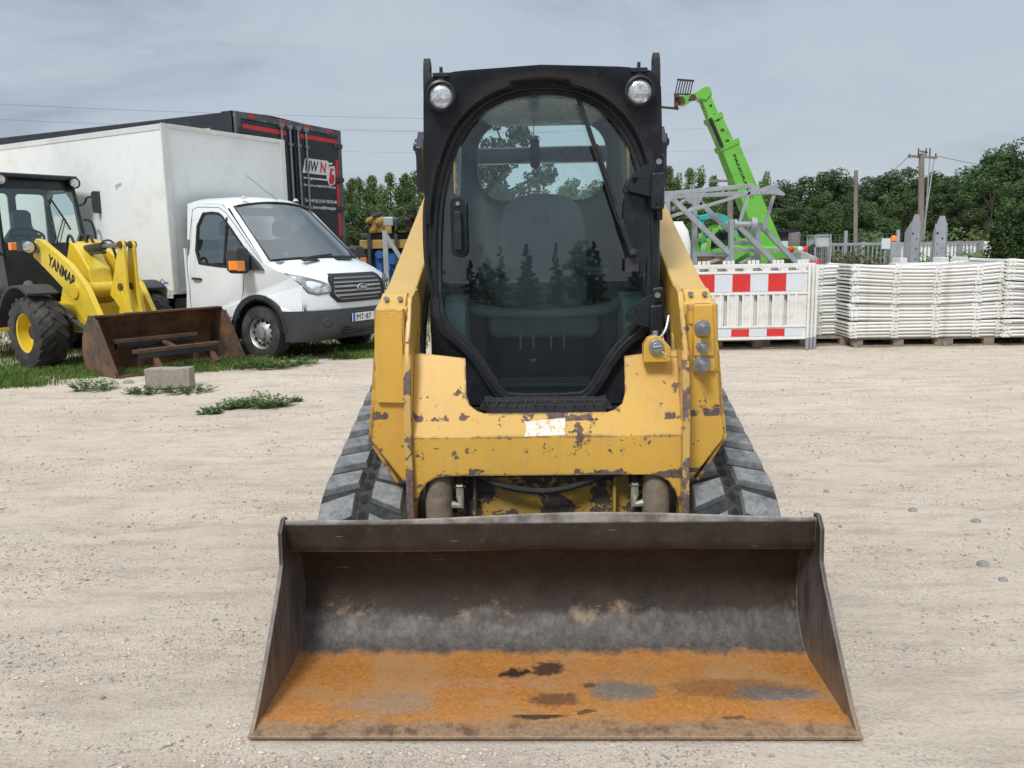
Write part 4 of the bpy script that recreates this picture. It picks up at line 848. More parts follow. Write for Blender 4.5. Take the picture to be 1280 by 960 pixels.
# loader arms
for s in (-1, 1):
    yk = s * .36
    al = MB().plate([(-.62, 1.58), (-.50, 1.66), (-.36, 1.64), (.35, 1.32), (.72, 1.05), (1.02, .62), (1.20, .50), (1.22, .30), (1.05, .24), (.80, .42), (.45, .72), (.10, 1.02), (-.35, 1.28), (-.62, 1.42)], [], .07, lambda u, v, w: (u, yk + w - .035, v)).build('loader_arm', m_ly, Wl, bevel=.008)
    MB().cyl((1.12, yk - .06, .38), (1.12, yk + .06, .38), .06).cyl((-.48, yk - .06, 1.53), (-.48, yk + .06, 1.53), .07).build('arm_pin', m_steel, al)
    MB().cyl((-.35, yk + s * .10, .95), (.45, yk + s * .10, .60), .05).cyl((.45, yk + s * .10, .60), (.85, yk + s * .08, .45), .03).build('lift_cylinder', m_charc, al)
    if s < 0:
        dv = Vector((.72, 0, -.335)).normalized()
        o_ = text('YANMAR', m_txtk, al, (.14, yk - .036, 1.235), dv, (-dv.z, 0, dv.x) if 0 else (.42, 0, .9), width=.74, height=.15, bold=.03)
MB().cyl((.45, -.42, .98), (.45, .42, .98), .10, n=20).cyl((.88, -.4, .60), (.88, .4, .60), .05, n=14).build('arm_cross_tube', m_ly, Wl)
OFF[Wl.name] = (.16, 0, 0)
for y in (-.085, .05):
    lk = MB().plate([(.55, .92), (.70, 1.20), (.86, 1.56), (.93, 1.62), (.99, 1.55), (.98, 1.05), (1.0, .75), (1.05, .66), (1.04, .57), (.98, .58), (.80, .72)], [], .035, lambda u, v, w: (u, y + w, v)).build('bell_crank', m_ly, Wl, bevel=.006)
    MB().cyl((.84, y - .02, 1.02), (.84, y + .06, 1.02), .05).cyl((.92, y - .02, 1.55), (.92, y + .06, 1.55), .045).build('crank_pin', m_rustd, lk)
OFF[Wl.name] = (0, 0, 0)
MB().plate([(1.0, .70), (1.10, 1.0), (1.22, .72), (1.24, .42), (1.12, .4)], [], .25, lambda u, v, w: (u - .08, -.1 + w, v)).build('quick_hitch', m_ly, Wl, bevel=.01)
OFF[Wl.name] = (0, 0, 0)
tc_ = MB().cyl((-.10, 0, 1.50), (.50, 0, 1.54), .055).box(.0, .5, -.03, .03, 1.44, 1.48).build('tilt_cylinder', m_charc, Wl)
MB().cyl((.5, 0, 1.54), (1.08, 0, 1.555), .028).build('piston_rod', m_steel, tc_)
MB().plate([(-.55, .75), (-.1, 1.62), (.02, 1.58), (.35, 1.25), (.42, .9), (.2, .7)], [], .30, lambda u, v, w: (u, -.15 + w, v)).build('front_frame', m_ly, Wl, bevel=.02)
for a in (-.12, .05, .14): MB().tube(chaikin([(-.25, a, 1.25), (-.22, a, 1.62), (-.12, a, 1.72), (-.02, a, 1.60), (.05, a, 1.3)], 2, False), .018, 8).build('hydraulic_hose', m_rub, Wl)
MB().tube(chaikin([(.40, .18, 1.52), (.5, .2, 1.25), (.62, .17, 1.05), (.75, .15, 1.1)], 2, False), .018, 8).build('hydraulic_hose', m_rub, Wl)
MB().box(-.62, .45, -.30, .30, .42, .80).build('axle_frame', m_ly, Wl, bevel=.02)
MB().cyl((0, -.7, .49), (0, .7, .49), .10).build('front_axle', m_charc, Wl)
m_rimy = m_ly
for s in (-1, 1):
    wheel(Wl, (.08, s * .74, .46), .45, .36, s, .255, m_rimy, lug=18)
    wheel(Wl, (-2.0, s * .74, .49), .48, .36, s, .27, m_rimy, lug=18)
    ap = arch_pts(0, .58, .49, 175, 55, 12)
    MB().loft([[(p[0], s * .56, p[1]), (p[0], s * .94, p[1]), (p[0] * .97, s * .94, p[1] - .035), (p[0] * .97, s * .56, p[1] - .02)] for p in ap]).build('mudguard', m_charc, Wl)
OFF[Wl.name] = (-.42, 0, 0)
# cab
cz0, cz1 = .85, 2.50; cw = .60
MB().box(-3.0, -1.7, -.55, .55, .6, 1.45).build('engine_cover', m_ly, Wl, bevel=.05, seg=3)
MB().box(-1.75, -.72, -.62, .62, .5, .92).build('cab_base', m_black, Wl, bevel=.02)
MB().box(-1.85, -.60, -.86, -.50, .42, .62).box(-1.85, -.60, .5, .86, .42, .62).build('step_box', m_ly, Wl, bevel=.02)
yf = lambda z: -.62 - (z - 1.4) * .16           # front face x at height z
fo = [(-cw, .9), (cw, .9), (cw, 1.35), (cw * .90, 2.50), (-cw * .90, 2.50), (-cw, 1.35)]
fi = rrect(-cw * .93, cw * .93, 1.62, 2.36, .07)
fi = [(u * (1 - (v - 1.62) * .10), v) for u, v in fi]
CB = MB().plate(fo, [fi], .05, lambda u, v, w: (yf(v) - w, u, v)).build('cab_frame', m_black, Wl, bevel=.01)
m_wg = glass('loader_cab_glass', (.66, .8, .8), .08)
mb = MB(); tri = geometry.tessellate_polygon([[Vector((p[0], p[1], 0)) for p in fi]]); mb.add([(yf(p[1]) - .02, p[0], p[1]) for p in fi], tri); WSG = mb.build('windscreen', m_wg, Wl, smooth=0)
for s in (-1, 1):
    so_ = [(-1.72, .9), (-.60, .9), (-.62, 1.4), (yf(2.5), 2.50), (-1.68, 2.50)]
    sh = [chaikin([(-1.64, 1.55), (-.76, 1.55), (yf(2.36) - .08, 2.38), (-1.60, 2.38)], 1)]
    MB().plate(so_, sh, .04, lambda u, v, w: (u, s * (cw - w - max(0, v - 1.35) * .052), v)).build('cab_side', m_black, CB, bevel=.006)
    mb = MB(); q = [(u, s * (cw - .02 - max(0, v - 1.35) * .052), v) for u, v in sh[0]]; tri = geometry.tessellate_polygon([[Vector((p[0], p[2], 0)) for p in q]]); mb.add(q, tri); mb.build('side_glass', m_wg, Wl, smooth=0)
ro = [(-cw, .9), (cw, .9), (cw * .90, 2.50), (-cw * .90, 2.50)]
MB().plate(ro, [rrect(-.47, -.02, 1.5, 2.35, .06), rrect(.08, .5, 1.5, 2.35, .06)], .04, lambda u, v, w: (-1.68 + w, u, v)).build('cab_rear', m_int, CB)
MB().box(-1.78, -.70, -.57, .57, 2.50, 2.57).build('cab_roof', m_black, Wl, bevel=.03, seg=3)
for s in (-1, 1):
    l = MB().lathe([(0, -.06), (.05, -.06), (.075, -.02), (.08, .03), (.068, .035)], (-.70, s * .50, 2.47), (1, 0, -.1), 20).build('work_lamp', m_black, Wl)
    MB().lathe([(0, .03), (.04, .032), (.07, .02)], (-.70, s * .50, 2.47), (1, 0, -.1), 20).build('lens', m_lens, l)
    OFF[Wl.name] = (0, 0, 0)
    h = MB().lathe([(0, -.08), (.06, -.08), (.095, -.03), (.10, .03), (.088, .04)], (-.42, s * .54, 1.55), (1, 0, 0), 24).box(-.60, -.46, s * .54 - .05, s * .54 + .05, 1.50, 1.60).build('headlamp', m_black, Wl)
    MB().lathe([(0, .045), (.05, .043), (.086, .025)], (-.42, s * .54, 1.55), (1, 0, 0), 24).build('lens', m_lens, h)
    MB().box(-.52, -.44, min(s * .66, s * .74), max(s * .66, s * .74), 1.51, 1.61).build('indicator', m_orange, h, bevel=.01)
    OFF[Wl.name] = (-.42, 0, 0)
    # mirrors
    mr = MB().tube(chaikin([(-.80, s * .56, 2.15), (-.76, s * .66, 2.18), (-.74, s * .68, 2.28), (-.64, s * .74, 2.28)], 2, False), .014, 8).build('mirror_arm', m_black, Wl)
    MB().loft([[(-.60 + x, s * .78 + y, z) for y, z in rrect(-.10 * k, .10 * k, 2.23 - .19 * k, 2.23 + .13 * k, .04)] for x, k in ((-.04, .8), (.0, 1), (.015, 1))]).build('mirror', m_charc, mr, bevel=.008)
    MB().tube(chaikin([(-.72, s * .60, 1.95), (-.66, s * .68, 1.94), (-.60, s * .70, 1.75), (-.60, s * .68, 1.52), (-.64, s * .60, 1.45)], 2, False), .016, 8).build('grab_rail', m_black, Wl)
wpz = MB().tube([(-.615, .12, 1.60), (-.69, .30, 1.98)], .009, 6).tube([(-.615, .17, 1.60), (-.68, .32, 1.95)], .007, 6).build('wiper', m_rub, WSG)
MB().tube([(-.735, .16, 2.24), (-.69, .30, 1.96), (-.665, .37, 1.80)], .014, 6).build('blade', m_rub, wpz)
sw = MB().tube([Vector((-.86, -.15, 1.72)) + Vector((-.13 * math.cos(a), .22 * math.sin(a), .10 * math.cos(a))) for a in [2 * PI * k / 24 for k in range(24)]], .016, 8, closed=True).cyl((-.86, -.15, 1.72), (-.80, -.15, 1.4), .03).bar((-.86, -.36, 1.72), (-.86, .06, 1.72), .03).build('steering_wheel', m_charc, Wl)
MB().loft([[(-1.35 + dx, y, z) for dx, y in ((-.06, -k), (.06, -k), (.06, k), (-.06, k))] for z, k in ((1.1, .25), (1.7, .25), (1.85, .14), (1.9, .13), (2.05, .13), (2.10, .08))]).build('seat', m_seat, Wl, bevel=.03)
OFF[Wl.name] = (0, 0, 0)
MB().lathe([(0, .02), (.05, .02), (.055, -.05)], (-.35, -.62, 1.06), (.8, -.6, 0), 16).build('side_lamp', m_steel, Wl)
# ================================================================== steel frame lying in the loader bucket, concrete block
def inW(x, y, z): return Vector((OW.x, OW.y, 0)) + fW * x + lW * y + Vector((0, 0, z))
FR = empty('crossbar_attachment', inW(1.8, .2, 0), frame_of(fW.x, fW.y), 'rusty steel crossbar attachment lying inside the wheel loader bucket', 'attachment')
for x, z, a, b in ((-.30, .36, -.72, .40), (.05, .25, -.66, .50)):
    MB().box(x - .05, x + .05, a, b, z, z + .045).build('top_beam', m_rustd, FR, bevel=.004)
    MB().box(x - .03, x + .03, a + .03, b - .03, z - .07, z).build('beam_web', m_black, FR, bevel=.004)
MB().bar((-.3, -.08, .34), (.05, -.05, .24), .06, .03).build('diagonal', m_rustd, FR)
for y in (-.40, .38): MB().bar((.02, y, .18), (.14, y, .03), .07, .09).bar((-.3, y, .28), (-.3, y, .02), .06).build('foot', m_rustd, FR, bevel=.005)
cb = MB().loft([[(x + random.uniform(-.006, .006), y, z + random.uniform(-.005, .005)) for y, z in [(-.12, 0), (.12, 0), (.117, .24), (-.118, .245)]] for x in (-.29, -.1, .1, .29)]).build('concrete_block', m_conc, None, bevel=.01)
cb.scale = (.80, .85, .88); cp = gd(214, 484); cb.location = (cp.x, cp.y, 0); cb.rotation_euler = (0, 0, R(4)); tag(cb, 'grey concrete block lying on the ground in front of the wheel loader bucket', 'block')
# ================================================================== WHITE PLASTIC BARRIERS
def lying_barrier(sag, seed):
    """one plastic fence barrier lying flat, long side along x, centre at origin, 45 mm thick"""
    rnd = random.Random(seed); o = MB(); Lh, Wd = 1.0, 1.0
    zf = lambda x: sag * (x / Lh) ** 2
    for y in (0, Wd):
        o.loft([[(x, y + b, zf(x) + c) for b, c in [(math.cos(a) * .03 * (1.15 if abs(abs(x) - 1) < .02 else 1), math.sin(a) * .0225) for a in [2 * PI * q / 8 for q in range(8)]]] for x in [-1 + k * .125 for k in range(17)]])
    for k in range(17):
        x = -.98 + k * .1225; w_ = .03 if k % 4 else .05
        o.hexa([(x - w_, 0, zf(x) - .012), (x + w_, 0, zf(x) - .012), (x + w_, 0, zf(x) + .012), (x - w_, 0, zf(x) + .012)], [(x - w_, Wd, zf(x) - .012), (x + w_, Wd, zf(x) - .012), (x + w_, Wd, zf(x) + .012), (x - w_, Wd, zf(x) + .012)])
    for x in (-.97, -.42, .12, .66, .97):
        o.cyl((x, -.02, zf(x)), (x, -.055, zf(x)), .021, .017, n=8); o.box(x - .045, x + .045, -.036, .02, zf(x) - .022, zf(x) + .022)
    return o
def pallet(loc, rz, label):
    p = empty('pallet', loc, rz, label, 'pallet', 'wooden pallets under the white barriers')
    for x in (-.55, 0, .55):
        for y in (.05, .40, .75): MB().box(x - .07, x + .07, y - .05, y + .05, .018, .098).build('block', m_wood, p, bevel=.004)
    mb = MB()
    for y in (.05, .40, .75): mb.box(-.6, .6, y - .05, y + .05, -.004, .018)
    mb.build('bottom_board', m_wood, p)
    mb = MB()
    for k in range(5): mb.box(-.6, .6, k * .19, k * .19 + .13, .098, .12)
    mb.build('top_board', m_wood, p); return p
pA = gd(1100, 437); ang = R(-2)
def rowpt(px, back=0): q = at(px, 430, 11.35); return Vector((q.x, 11.35 + back + (q.x - 4.2) * math.tan(ang), 0))
plabels = ['weathered wooden pallet under the upright red and white barriers', 'weathered wooden pallet behind the feet of the upright barriers', 'weathered wooden pallet under the left part of the wide barrier stack', 'weathered wooden pallet under the middle of the wide barrier stack', 'weathered wooden pallet under the right end of the wide barrier stack']
for (px, bk_), lb in zip(((900, .1), (1015, .28), (1125, .08), (1235, .06), (1345, .06)), plabels):
    q = rowpt(px, bk_); pallet((q.x, q.y, 0), ang, lb)
protos = [lying_barrier(.0, 1).build('barrier', m_plw, None, smooth=50)]
for i, sg in enumerate((.02, .035, .05)): protos.append(lying_barrier(sg, i + 5).build('barrier', m_plw, None, smooth=50))
used = set()
def stack(name, px, back, n, rz, lab, sags, lift=.045):
    q = rowpt(px, back); cx = q.x; z = .145
    for k in range(n):
        pr_ = protos[sags(k)]
        o = pr_ if pr_.name not in used else pr_.copy()
        if pr_.name in used: col.objects.link(o)
        used.add(pr_.name)
        o.location = (cx + random.uniform(-.015, .015), q.y + random.uniform(-.02, .02), z); o.rotation_euler = (0, random.uniform(-.003, .003), rz + random.uniform(-.006, .006))
        tag(o, lab if 0 < k < n - 1 else lab.replace('flat inside', 'on top of' if k else 'at the bottom of'), 'barrier', 'white plastic barriers lying in the ' + name)
        z += lift
stack('stack behind the upright barriers', 978, .45, 21, R(6), 'white plastic barrier lying flat inside the left stack behind the upright barriers', lambda k: 0 if k < 15 else 1, .0460)
stack('wide stack', 1155, .05, 21, ang, 'white plastic barrier lying flat inside the wide stack right of the upright barriers', lambda k: min(3, k // 5), .0455)
stack('stack at the photo edge', 1338, -.05, 21, ang, 'white plastic barrier lying flat inside the stack at the right photo edge', lambda k: min(3, k // 5), .0475)
# upright red-white barriers
def upright():
    b = empty('upright_barrier', (0, 0, 0), 0, '', 'barrier')
    mb = MB().box(-1.0, 1.0, 0, .04, .14, .33).box(-1.0, 1.0, 0, .04, .74, 1.06).box(-.98, 1.0, 0, .04, 1.10, 1.15)
    for a_, b_ in ((-1.0, -.90), (-.85, -.70), (-.65, -.50), (-.43, -.33), (-.26, -.10), (-.05, .10), (.15, .30), (.35, .50), (.55, .70), (.75, 1.0)): mb.box(a_, b_, .002, .038, .33, .74)
    mb.box(-.50, -.26, .002, .038, .43, .60).box(-.50, -.47, .002, .038, .6, .74)
    for k in range(9): mb.box(-1.0 + k * .235, -.90 + k * .235, .002, .038, 1.06, 1.10)
    mb.build('panel', m_plw, b, bevel=.003)
    mb = MB()
    for z in (.16, .32, .76, 1.04): mb.box(-1.0, 1.0, -.015, .0, z - .012, z + .012)
    for k in range(19): mb.box(-.96 + k * .1, -.93 + k * .1, -.012, 0, .33, .75)
    for k in range(6): mb.box(-.78 + k * .33, -.74 + k * .33, .005, .035, 1.15, 1.20)
    mb.build('rib', m_plw, b, bevel=.003)
    for k, (z0, z1) in enumerate(((.79, 1.02), (.19, .29))):
        for j in range(8):
            x0 = -.94 + j * .237; MB().box(x0, min(x0 + .234, .95), -.006, -.001, z0, z1).build('red_field' if j % 2 == 0 else 'white_field', m_red if j % 2 == 0 else m_wref, b)
    MB().cyl((1.03, .02, .0), (1.03, .02, 1.12), .022, n=10).build('post', m_plw, b)
    MB().cyl((1.03, .02, .0), (1.03, .02, .16), .024, n=10).build('foot', m_grm, b); return b
ub = upright(); q = rowpt(1005, -.12)
labs = ['front upright white plastic barrier with red and white reflective stripes', 'second upright plastic barrier right behind the front red and white one', 'rear upright plastic barrier closest to the lying stack']
for i in range(3):
    o = ub if i == 0 else copy_tree(ub); o.location = (q.x - 1.03 + i * .075, q.y + i * .07, .0); o.rotation_euler = (0, 0, R(-1)); tag(o, labs[i], 'barrier', 'upright red and white barriers')
# ================================================================== GALVANISED STEEL TRESTLE
def pw(px, py, Y): return at(px, py, Y)
TY = 15.0
base = at(915, 430, TY); TR = empty('steel_trestle', (base.x, TY, 0), 0, 'grey galvanised lattice frame standing behind the barriers in front of the green telehandler', 'steel frame')
OFF[TR.name] = (-base.x, -TY, 0)
def bars(name, lst, w, parent=TR, mat=m_grm, h=None):
    for a, b, y1, y2 in lst: MB().bar(at(*a, TY + y1), at(*b, TY + y2), w, h).build(name, mat, parent, bevel=.006)
bars('top_chord', [((836, 242), (940, 232), 0, 0), ((838, 246), (950, 241), .5, .5), ((950, 239), (972, 231), 0, 0), ((945, 241), (975, 240), .5, .5)], .075)
bars('leg', [((834, 250), (836, 345), 0, 0), ((868, 246), (868, 345), .5, .5), ((914, 275), (914, 345), 0, 0), ((947, 278), (947, 345), .5, .5)], .13, h=.08)
bars('diagonal', [((841, 249), (913, 318), 0, 0), ((875, 253), (911, 288), .5, .5), ((918, 278), (985, 345), 0, 0), ((949, 280), (1012, 345), .5, .5), ((857, 268), (877, 252), .5, .5)], .085)
bars('brace', [((837, 271), (938, 241), 0, 0), ((938, 235), (924, 280), 0, 0), ((968, 242), (955, 286), .3, .3), ((841, 262), (857, 250), 0, .5), ((905, 330), (914, 318), 0, 0), ((925, 330), (948, 318), 0, .5), ((880, 330), (912, 320), .2, .2)], .055)
bars('rail', [((914, 313), (974, 313), 0, .5), ((914, 303), (947, 305), 0, .5), ((868, 318), (914, 318), .5, 0)], .07)
def gus(pts, y): MB().plate([(0, 0)] and [(at(a, b, TY + y).x, at(a, b, TY + y).z) for a, b in pts], [], .02, lambda u, v, w: (u, TY + y - .05 + w, v)).build('gusset', m_grm, TR, bevel=.003)
gus([(828, 239), (842, 239), (842, 248), (836, 254), (829, 252)], 0); gus([(855, 244), (878, 244), (877, 250), (872, 255), (862, 255), (857, 251)], .5); gus([(938, 229), (950, 238), (950, 243), (937, 243)], 0); gus([(969, 233), (981, 243), (979, 245), (958, 242)], .3)
a, b = at(917, 281, TY), at(941, 281, TY); MB().cyl(a, b, .06, n=14).cyl(b - Vector((.04, 0, 0)), b + Vector((.05, 0, 0)), .13, n=18).cyl(a - Vector((.0, 0, 0)), a + Vector((.05, 0, 0)), .10, n=14).build('cross_tube', m_grm, TR)
# upright perforated posts
for i, (px, top_, lb) in enumerate(((1139, 268, 'galvanised perforated steel post with tapered top, nearest to the leaning utility pole'), (1172, 270, 'galvanised perforated steel post with tapered top, in front of the white container'))):
    PY = 14.2; c = at(px, 345, PY); tz = at(px, top_, PY).z
    p = empty('perforated_post', (c.x, PY, 0), R(12 if i == 0 else -14), lb, 'post', 'perforated steel posts behind the wide stack')
    hs = [circ(-.05 + .05 * (k % 2) * 1.6, .35 + k * .085, .021, 6) for k in range(int((tz - .5) / .085))]
    MB().plate([(-.10, 0), (.10, 0), (.10, tz - .20), (.045, tz), (-.03, tz), (-.10, tz - .22)], hs, .012, XZ(-.05)).build('face_plate', m_grm, p)
    for sx in (-1, 1): MB().plate([(-.05, 0), (.10, 0), (.10, tz - .30), (-.05, tz - .12)], [circ(.02, .4 + k * .17, .018, 6) for k in range(int((tz - .8) / .17))], .012, lambda u, v, w: (sx * (.094 - w), u, v)).build('side_flange', m_grm, p)
    MB().box(-.25, .25, -.2, .3, 0, .03).build('base_plate', m_grm, p)
wbx = at(1155, 330, 13.4); wr = MB().loft([[(x, y, z) for y, z in chaikin([(-.2, .85), (.2, .85), (.2, 1.08), (-.2, 1.08)], 1)] for x in (-.5, -.2, 0, .4, .7)])
for x in (-.45, .2, .5): wr.box(x, x + .12, -.14, .14, 1.05, 1.16)
wr.box(-.5, -.4, -.15, .15, 0, .95).box(.55, .65, -.15, .15, 0, .95); o = wr.build('water_barrier', m_plw, None, bevel=.01); o.location = (wbx.x, 13.4, 0)
tag(o, 'white plastic water barrier behind the wide barrier stack beside the perforated posts', 'barrier')
# ================================================================== GREEN TELEHANDLER
GY = 18.5
gb = at(935, 400, GY); G = empty('telehandler', (gb.x, GY, 0), 0, 'bright green telehandler with its long boom raised high and pallet forks at the top', 'telehandler'); OFF[G.name] = (-gb.x, -GY, 0)
def sect(p0, p1, w0, w1, dy, name, par, holes=0):
    a, b = at(*p0, GY), at(*p1, GY); d = (b - a); Ln = d.length; d.normalize(); n_ = Vector((d.z, 0, -d.x))
    hs = [circ(Ln * (.14 + .72 * k / max(1, holes - 1)), 0.02, w1 * .17, 10) for k in range(holes)]
    o = MB().plate([(0, -w0 / 2), (Ln, -w1 / 2), (Ln, w1 / 2), (0, w0 / 2)], hs, .02, lambda u, v, w: tuple(a + d * u + n_ * v + Vector((0, -dy / 2 + w, 0)))).plate([(0, -w0 / 2), (Ln, -w1 / 2), (Ln, w1 / 2), (0, w0 / 2)], [], dy - .02, lambda u, v, w: tuple(a + d * u + n_ * v + Vector((0, -dy / 2 + .05 + w, 0)))).build(name, m_green, par, bevel=.015)
    e = MB()
    for u in (Ln - .10, ): e.loft([[tuple(a + d * uu + n_ * v + Vector((0, y, 0))) for v, y in ((-w1 / 2 - .03, -dy / 2 - .02), (w1 / 2 + .03, -dy / 2 - .02), (w1 / 2 + .03, dy / 2 + .05), (-w1 / 2 - .03, dy / 2 + .05))] for uu in (u, u + .12)])
    e.build('collar', m_green, o, bevel=.01); return o, a, d, n_
bo, a, d, n_ = sect((975, 345), (908, 180), .50, .37, .45, 'boom', G)
pa = at(925, 222, GY); text('PANORAMIC', m_txtk, bo, pa + n_ * .05 + Vector((0, -.262, 0)), d, -n_, width=1.3, height=.13, bold=.02) if 0 else text('PANORAMIC', m_txtk, bo, pa + Vector((0, -.232, 0)), -d, n_, width=1.0, height=.06, bold=.02)
b2, *_ = sect((908, 184), (891, 146), .30, .27, .34, 'middle_boom', bo, 3)
b3, a3, d3, n3 = sect((892, 150), (879, 118), .22, .20, .26, 'inner_boom', b2, 3)
MB().cyl(at(884, 150, GY) + Vector((0, -.25, 0)), at(899, 185, GY) + Vector((0, -.25, 0)), .04).build('hydraulic_line', m_rub, b2)
hd_ = MB().plate([(at(x, y, GY).x, at(x, y, GY).z) for x, y in ((885, 110), (888, 118), (880, 127), (868, 124), (856, 132), (846, 131), (846, 120), (858, 121), (870, 116), (878, 110))], [], .32, lambda u, v, w: (u, GY - .16 + w, v)).build('boom_head', m_green, b3, bevel=.02)
MB().cyl(at(851, 126, GY - .3), at(851, 126, GY + .3), .09).cyl(at(866, 122, GY - .22), at(866, 122, GY + .22), .07).build('head_pin', m_rustd, hd_)
fk = MB()
for yo in (-.45, .35): fk.bar(at(848, 136, GY + yo * .3), at(818, 133, GY + yo * .3), .10, .035).bar(at(845, 136, GY + yo), at(845, 118, GY + yo), .10, .06)
fk.bar(at(845, 130, GY - .6), at(845, 130, GY + .6), .08).bar(at(846, 119, GY - .6), at(846, 119, GY + .6), .08).build('fork', m_rustd, b3)
bs = MB()
for k in range(7):
    yo = -.6 + k * .2; dx = yo * 26; bs.bar(at(853 + dx * .6, 118, GY + yo * .3), at(857 + dx * .6, 100, GY + yo * .3), .022)
bs.bar(at(843, 118, GY - .18), at(863, 118, GY + .18), .035).bar(at(847, 99.5, GY - .18), at(867, 101, GY + .18), .035).build('load_guard', m_charc, b3)
def gp2(x, y, dy=0): return at(x, y, GY + dy)
chs = MB().plate([(gp2(x, y).x, gp2(x, y).z) for x, y in ((868, 330), (872, 318), (895, 300), (925, 298), (935, 308), (990, 308), (1000, 320), (1000, 352), (868, 352))], [], 1.5, lambda u, v, w: (u, GY - .7 + w, v)).build('chassis', m_green, G, bevel=.04)
MB().plate([(gp2(x, y).x, gp2(x, y).z) for x, y in ((875, 325), (878, 312), (903, 306), (925, 312), (896, 330), (884, 338))], [], .3, lambda u, v, w: (u, GY - 1.05 + w, v)).build('front_panel', m_green, chs, bevel=.03)
cbp = [(gp2(x, y).x, gp2(x, y).z) for x, y in ((871, 318), (873, 300), (880, 288), (888, 284), (905, 284), (910, 300), (912, 318))]
ci = offset(cbp, -.07)
cbg = MB().plate(cbp, [ci], .08, lambda u, v, w: (u, GY - .9 + w, v)).plate(cbp, [ci], .08, lambda u, v, w: (u, GY + w, v))
for q_ in cbp[1:6]: cbg.bar((q_[0], GY - .86, q_[1]), (q_[0], GY + .04, q_[1]), .06)
cbg = cbg.build('cab', m_green, G, bevel=.01)
mb = MB(); tri = geometry.tessellate_polygon([[Vector((p[0], p[1], 0)) for p in ci]]); mb.add([(p[0], GY - .86, p[1]) for p in ci], tri); mb.build('window', glass('telehandler_glass', (.4, .5, .5), .1), cbg, smooth=0)
MB().box(ci[0][0] + .1, ci[0][0] + .55, GY - .6, GY - .1, .9, 1.7).build('seat', m_black, cbg, bevel=.04)
for px in (885, 978):
    for dy in (-.9, .9): c = gp2(px, 352, dy); wheel(G, (c.x, GY + dy, .55), .55, .42, -1 if dy < 0 else 1, .3, m_green, lug=16)
# ================================================================== teal excavator, site machines
EY = 21.5
c = at(892, 400, EY); Ex = empty('excavator', (c.x, EY, 0), 0, 'turquoise mini excavator half hidden behind the green telehandler cab', 'excavator'); OFF[Ex.name] = (-c.x, -EY, 0)
e1 = MB().plate([(at(x, y, EY).x, at(x, y, EY).z) for x, y in ((873, 270), (885, 267), (897, 266), (909, 270), (913, 280), (907, 280), (902, 276), (890, 273), (876, 276))], [], .25, lambda u, v, w: (u, EY + w, v)).build('boom', m_teal, Ex, bevel=.02)
MB().plate([(at(x, y, EY).x, at(x, y, EY).z) for x, y in ((872, 268), (879, 271), (884, 292), (880, 306), (876, 304), (879, 290))], [], .2, lambda u, v, w: (u, EY + .03 + w, v)).build('arm', m_teal, Ex, bevel=.02)
MB().bar(at(905, 278, EY + .1), at(930, 330, EY + .1), .3, .35).build('boom_base', m_teal, Ex, bevel=.03)
MB().box(at(905, 330, EY).x, at(945, 330, EY).x, EY, EY + 1.4, .6, 1.5).build('body', m_teal, Ex, bevel=.1, seg=3)
for dy in (0, 1.2): MB().plate(rrect(at(895, 330, EY).x, at(950, 330, EY).x, .02, .5, .2), [], .3, lambda u, v, w: (u, EY + dy + w, v)).build('crawler_track', m_rub, Ex, bevel=.02)
EY = 17.2; c = at(888, 338, EY)
at_ = empty('quick_attach_unit', (c.x, EY, 0), 0, 'rusty hydraulic attachment with hoses lying at the foot of the trestle left of the barriers', 'attachment'); OFF[at_.name] = (-c.x, -EY, 0)
for k in range(9):
    p = at(862 + k * 6, 322 + (k % 3) * 5, EY); MB().hexa([p + Vector((-.14, -.1, -.12)), p + Vector((.12, -.12, -.1)), p + Vector((.14, -.1, .05)), p + Vector((-.1, -.1, .12))], [p + Vector((-.12, .15, -.1)), p + Vector((.14, .15, -.14)), p + Vector((.1, .15, .1)), p + Vector((-.14, .15, .08))]).build('casting', m_rustd, at_, bevel=.02)
MB().tube([at(862, 335, EY), at(880, 318, EY), at(900, 322, EY), at(892, 345, EY)], .05, 6).box(c.x - .9, c.x + .5, EY - .1, EY + .3, 0, .95).build('attachment_frame', m_rustd, at_)
# white tank beside the arm
c = at(846, 330, 14.0); z1 = at(846, 277, 14.0).z
tk = MB().loft([[(c.x + x * k, 14.0 + y * k, z) for x, y in rrect(-.20, .20, -.2, .2, .08)] for z, k in ((0, .9), (.05, 1), (z1 - .35, 1), (z1 - .15, .8), (z1 - .03, .45), (z1, .4))]).build('plastic_tank', m_plw, None); tag(tk, 'tall white plastic tank standing behind the right lift arm of the track loader', 'tank')
# grey lift machine with red-white lettering
LY = 17.5; c = at(1012, 340, LY)
lm = empty('lift_platform', (c.x, LY, 0), 0, 'low grey work machine with red lettering between the trestle and the wire cage', 'machine'); OFF[lm.name] = (-c.x, -LY, 0)
x0, x1 = at(990, 320, LY).x, at(1021, 320, LY).x; zt = at(1005, 313, LY).z
MB().hexa([(x0, LY - .3, .3), (x1, LY - .3, .3), (x1 - .06, LY - .3, zt - .15), (x0 + .1, LY - .3, zt)], [(x0, LY + .6, .3), (x1, LY + .6, .3), (x1 - .06, LY + .6, zt - .15), (x0 + .1, LY + .6, zt)]).build('body', pbr('light_grey_paint', (.42, .43, .44), .4, dirt=(.25, .25, .24)), lm, bevel=.04)
text('NIS', m_txtr, lm.children[0], (at(1014, 325, LY).x, LY - .302, at(1014, 327, LY).z), (1, 0, 0), (0, 0, 1), width=.22, height=.09, bold=.02)
for px, m_ in ((989, m_red), (1000, m_wref), (1006, m_red)): p = at(px, 312, LY); MB().lathe([(0, .06), (.05, .05), (.075, 0), (.05, -.05), (0, -.06)], p, (1, 0, .2), 12).build('lamp', m_, lm)
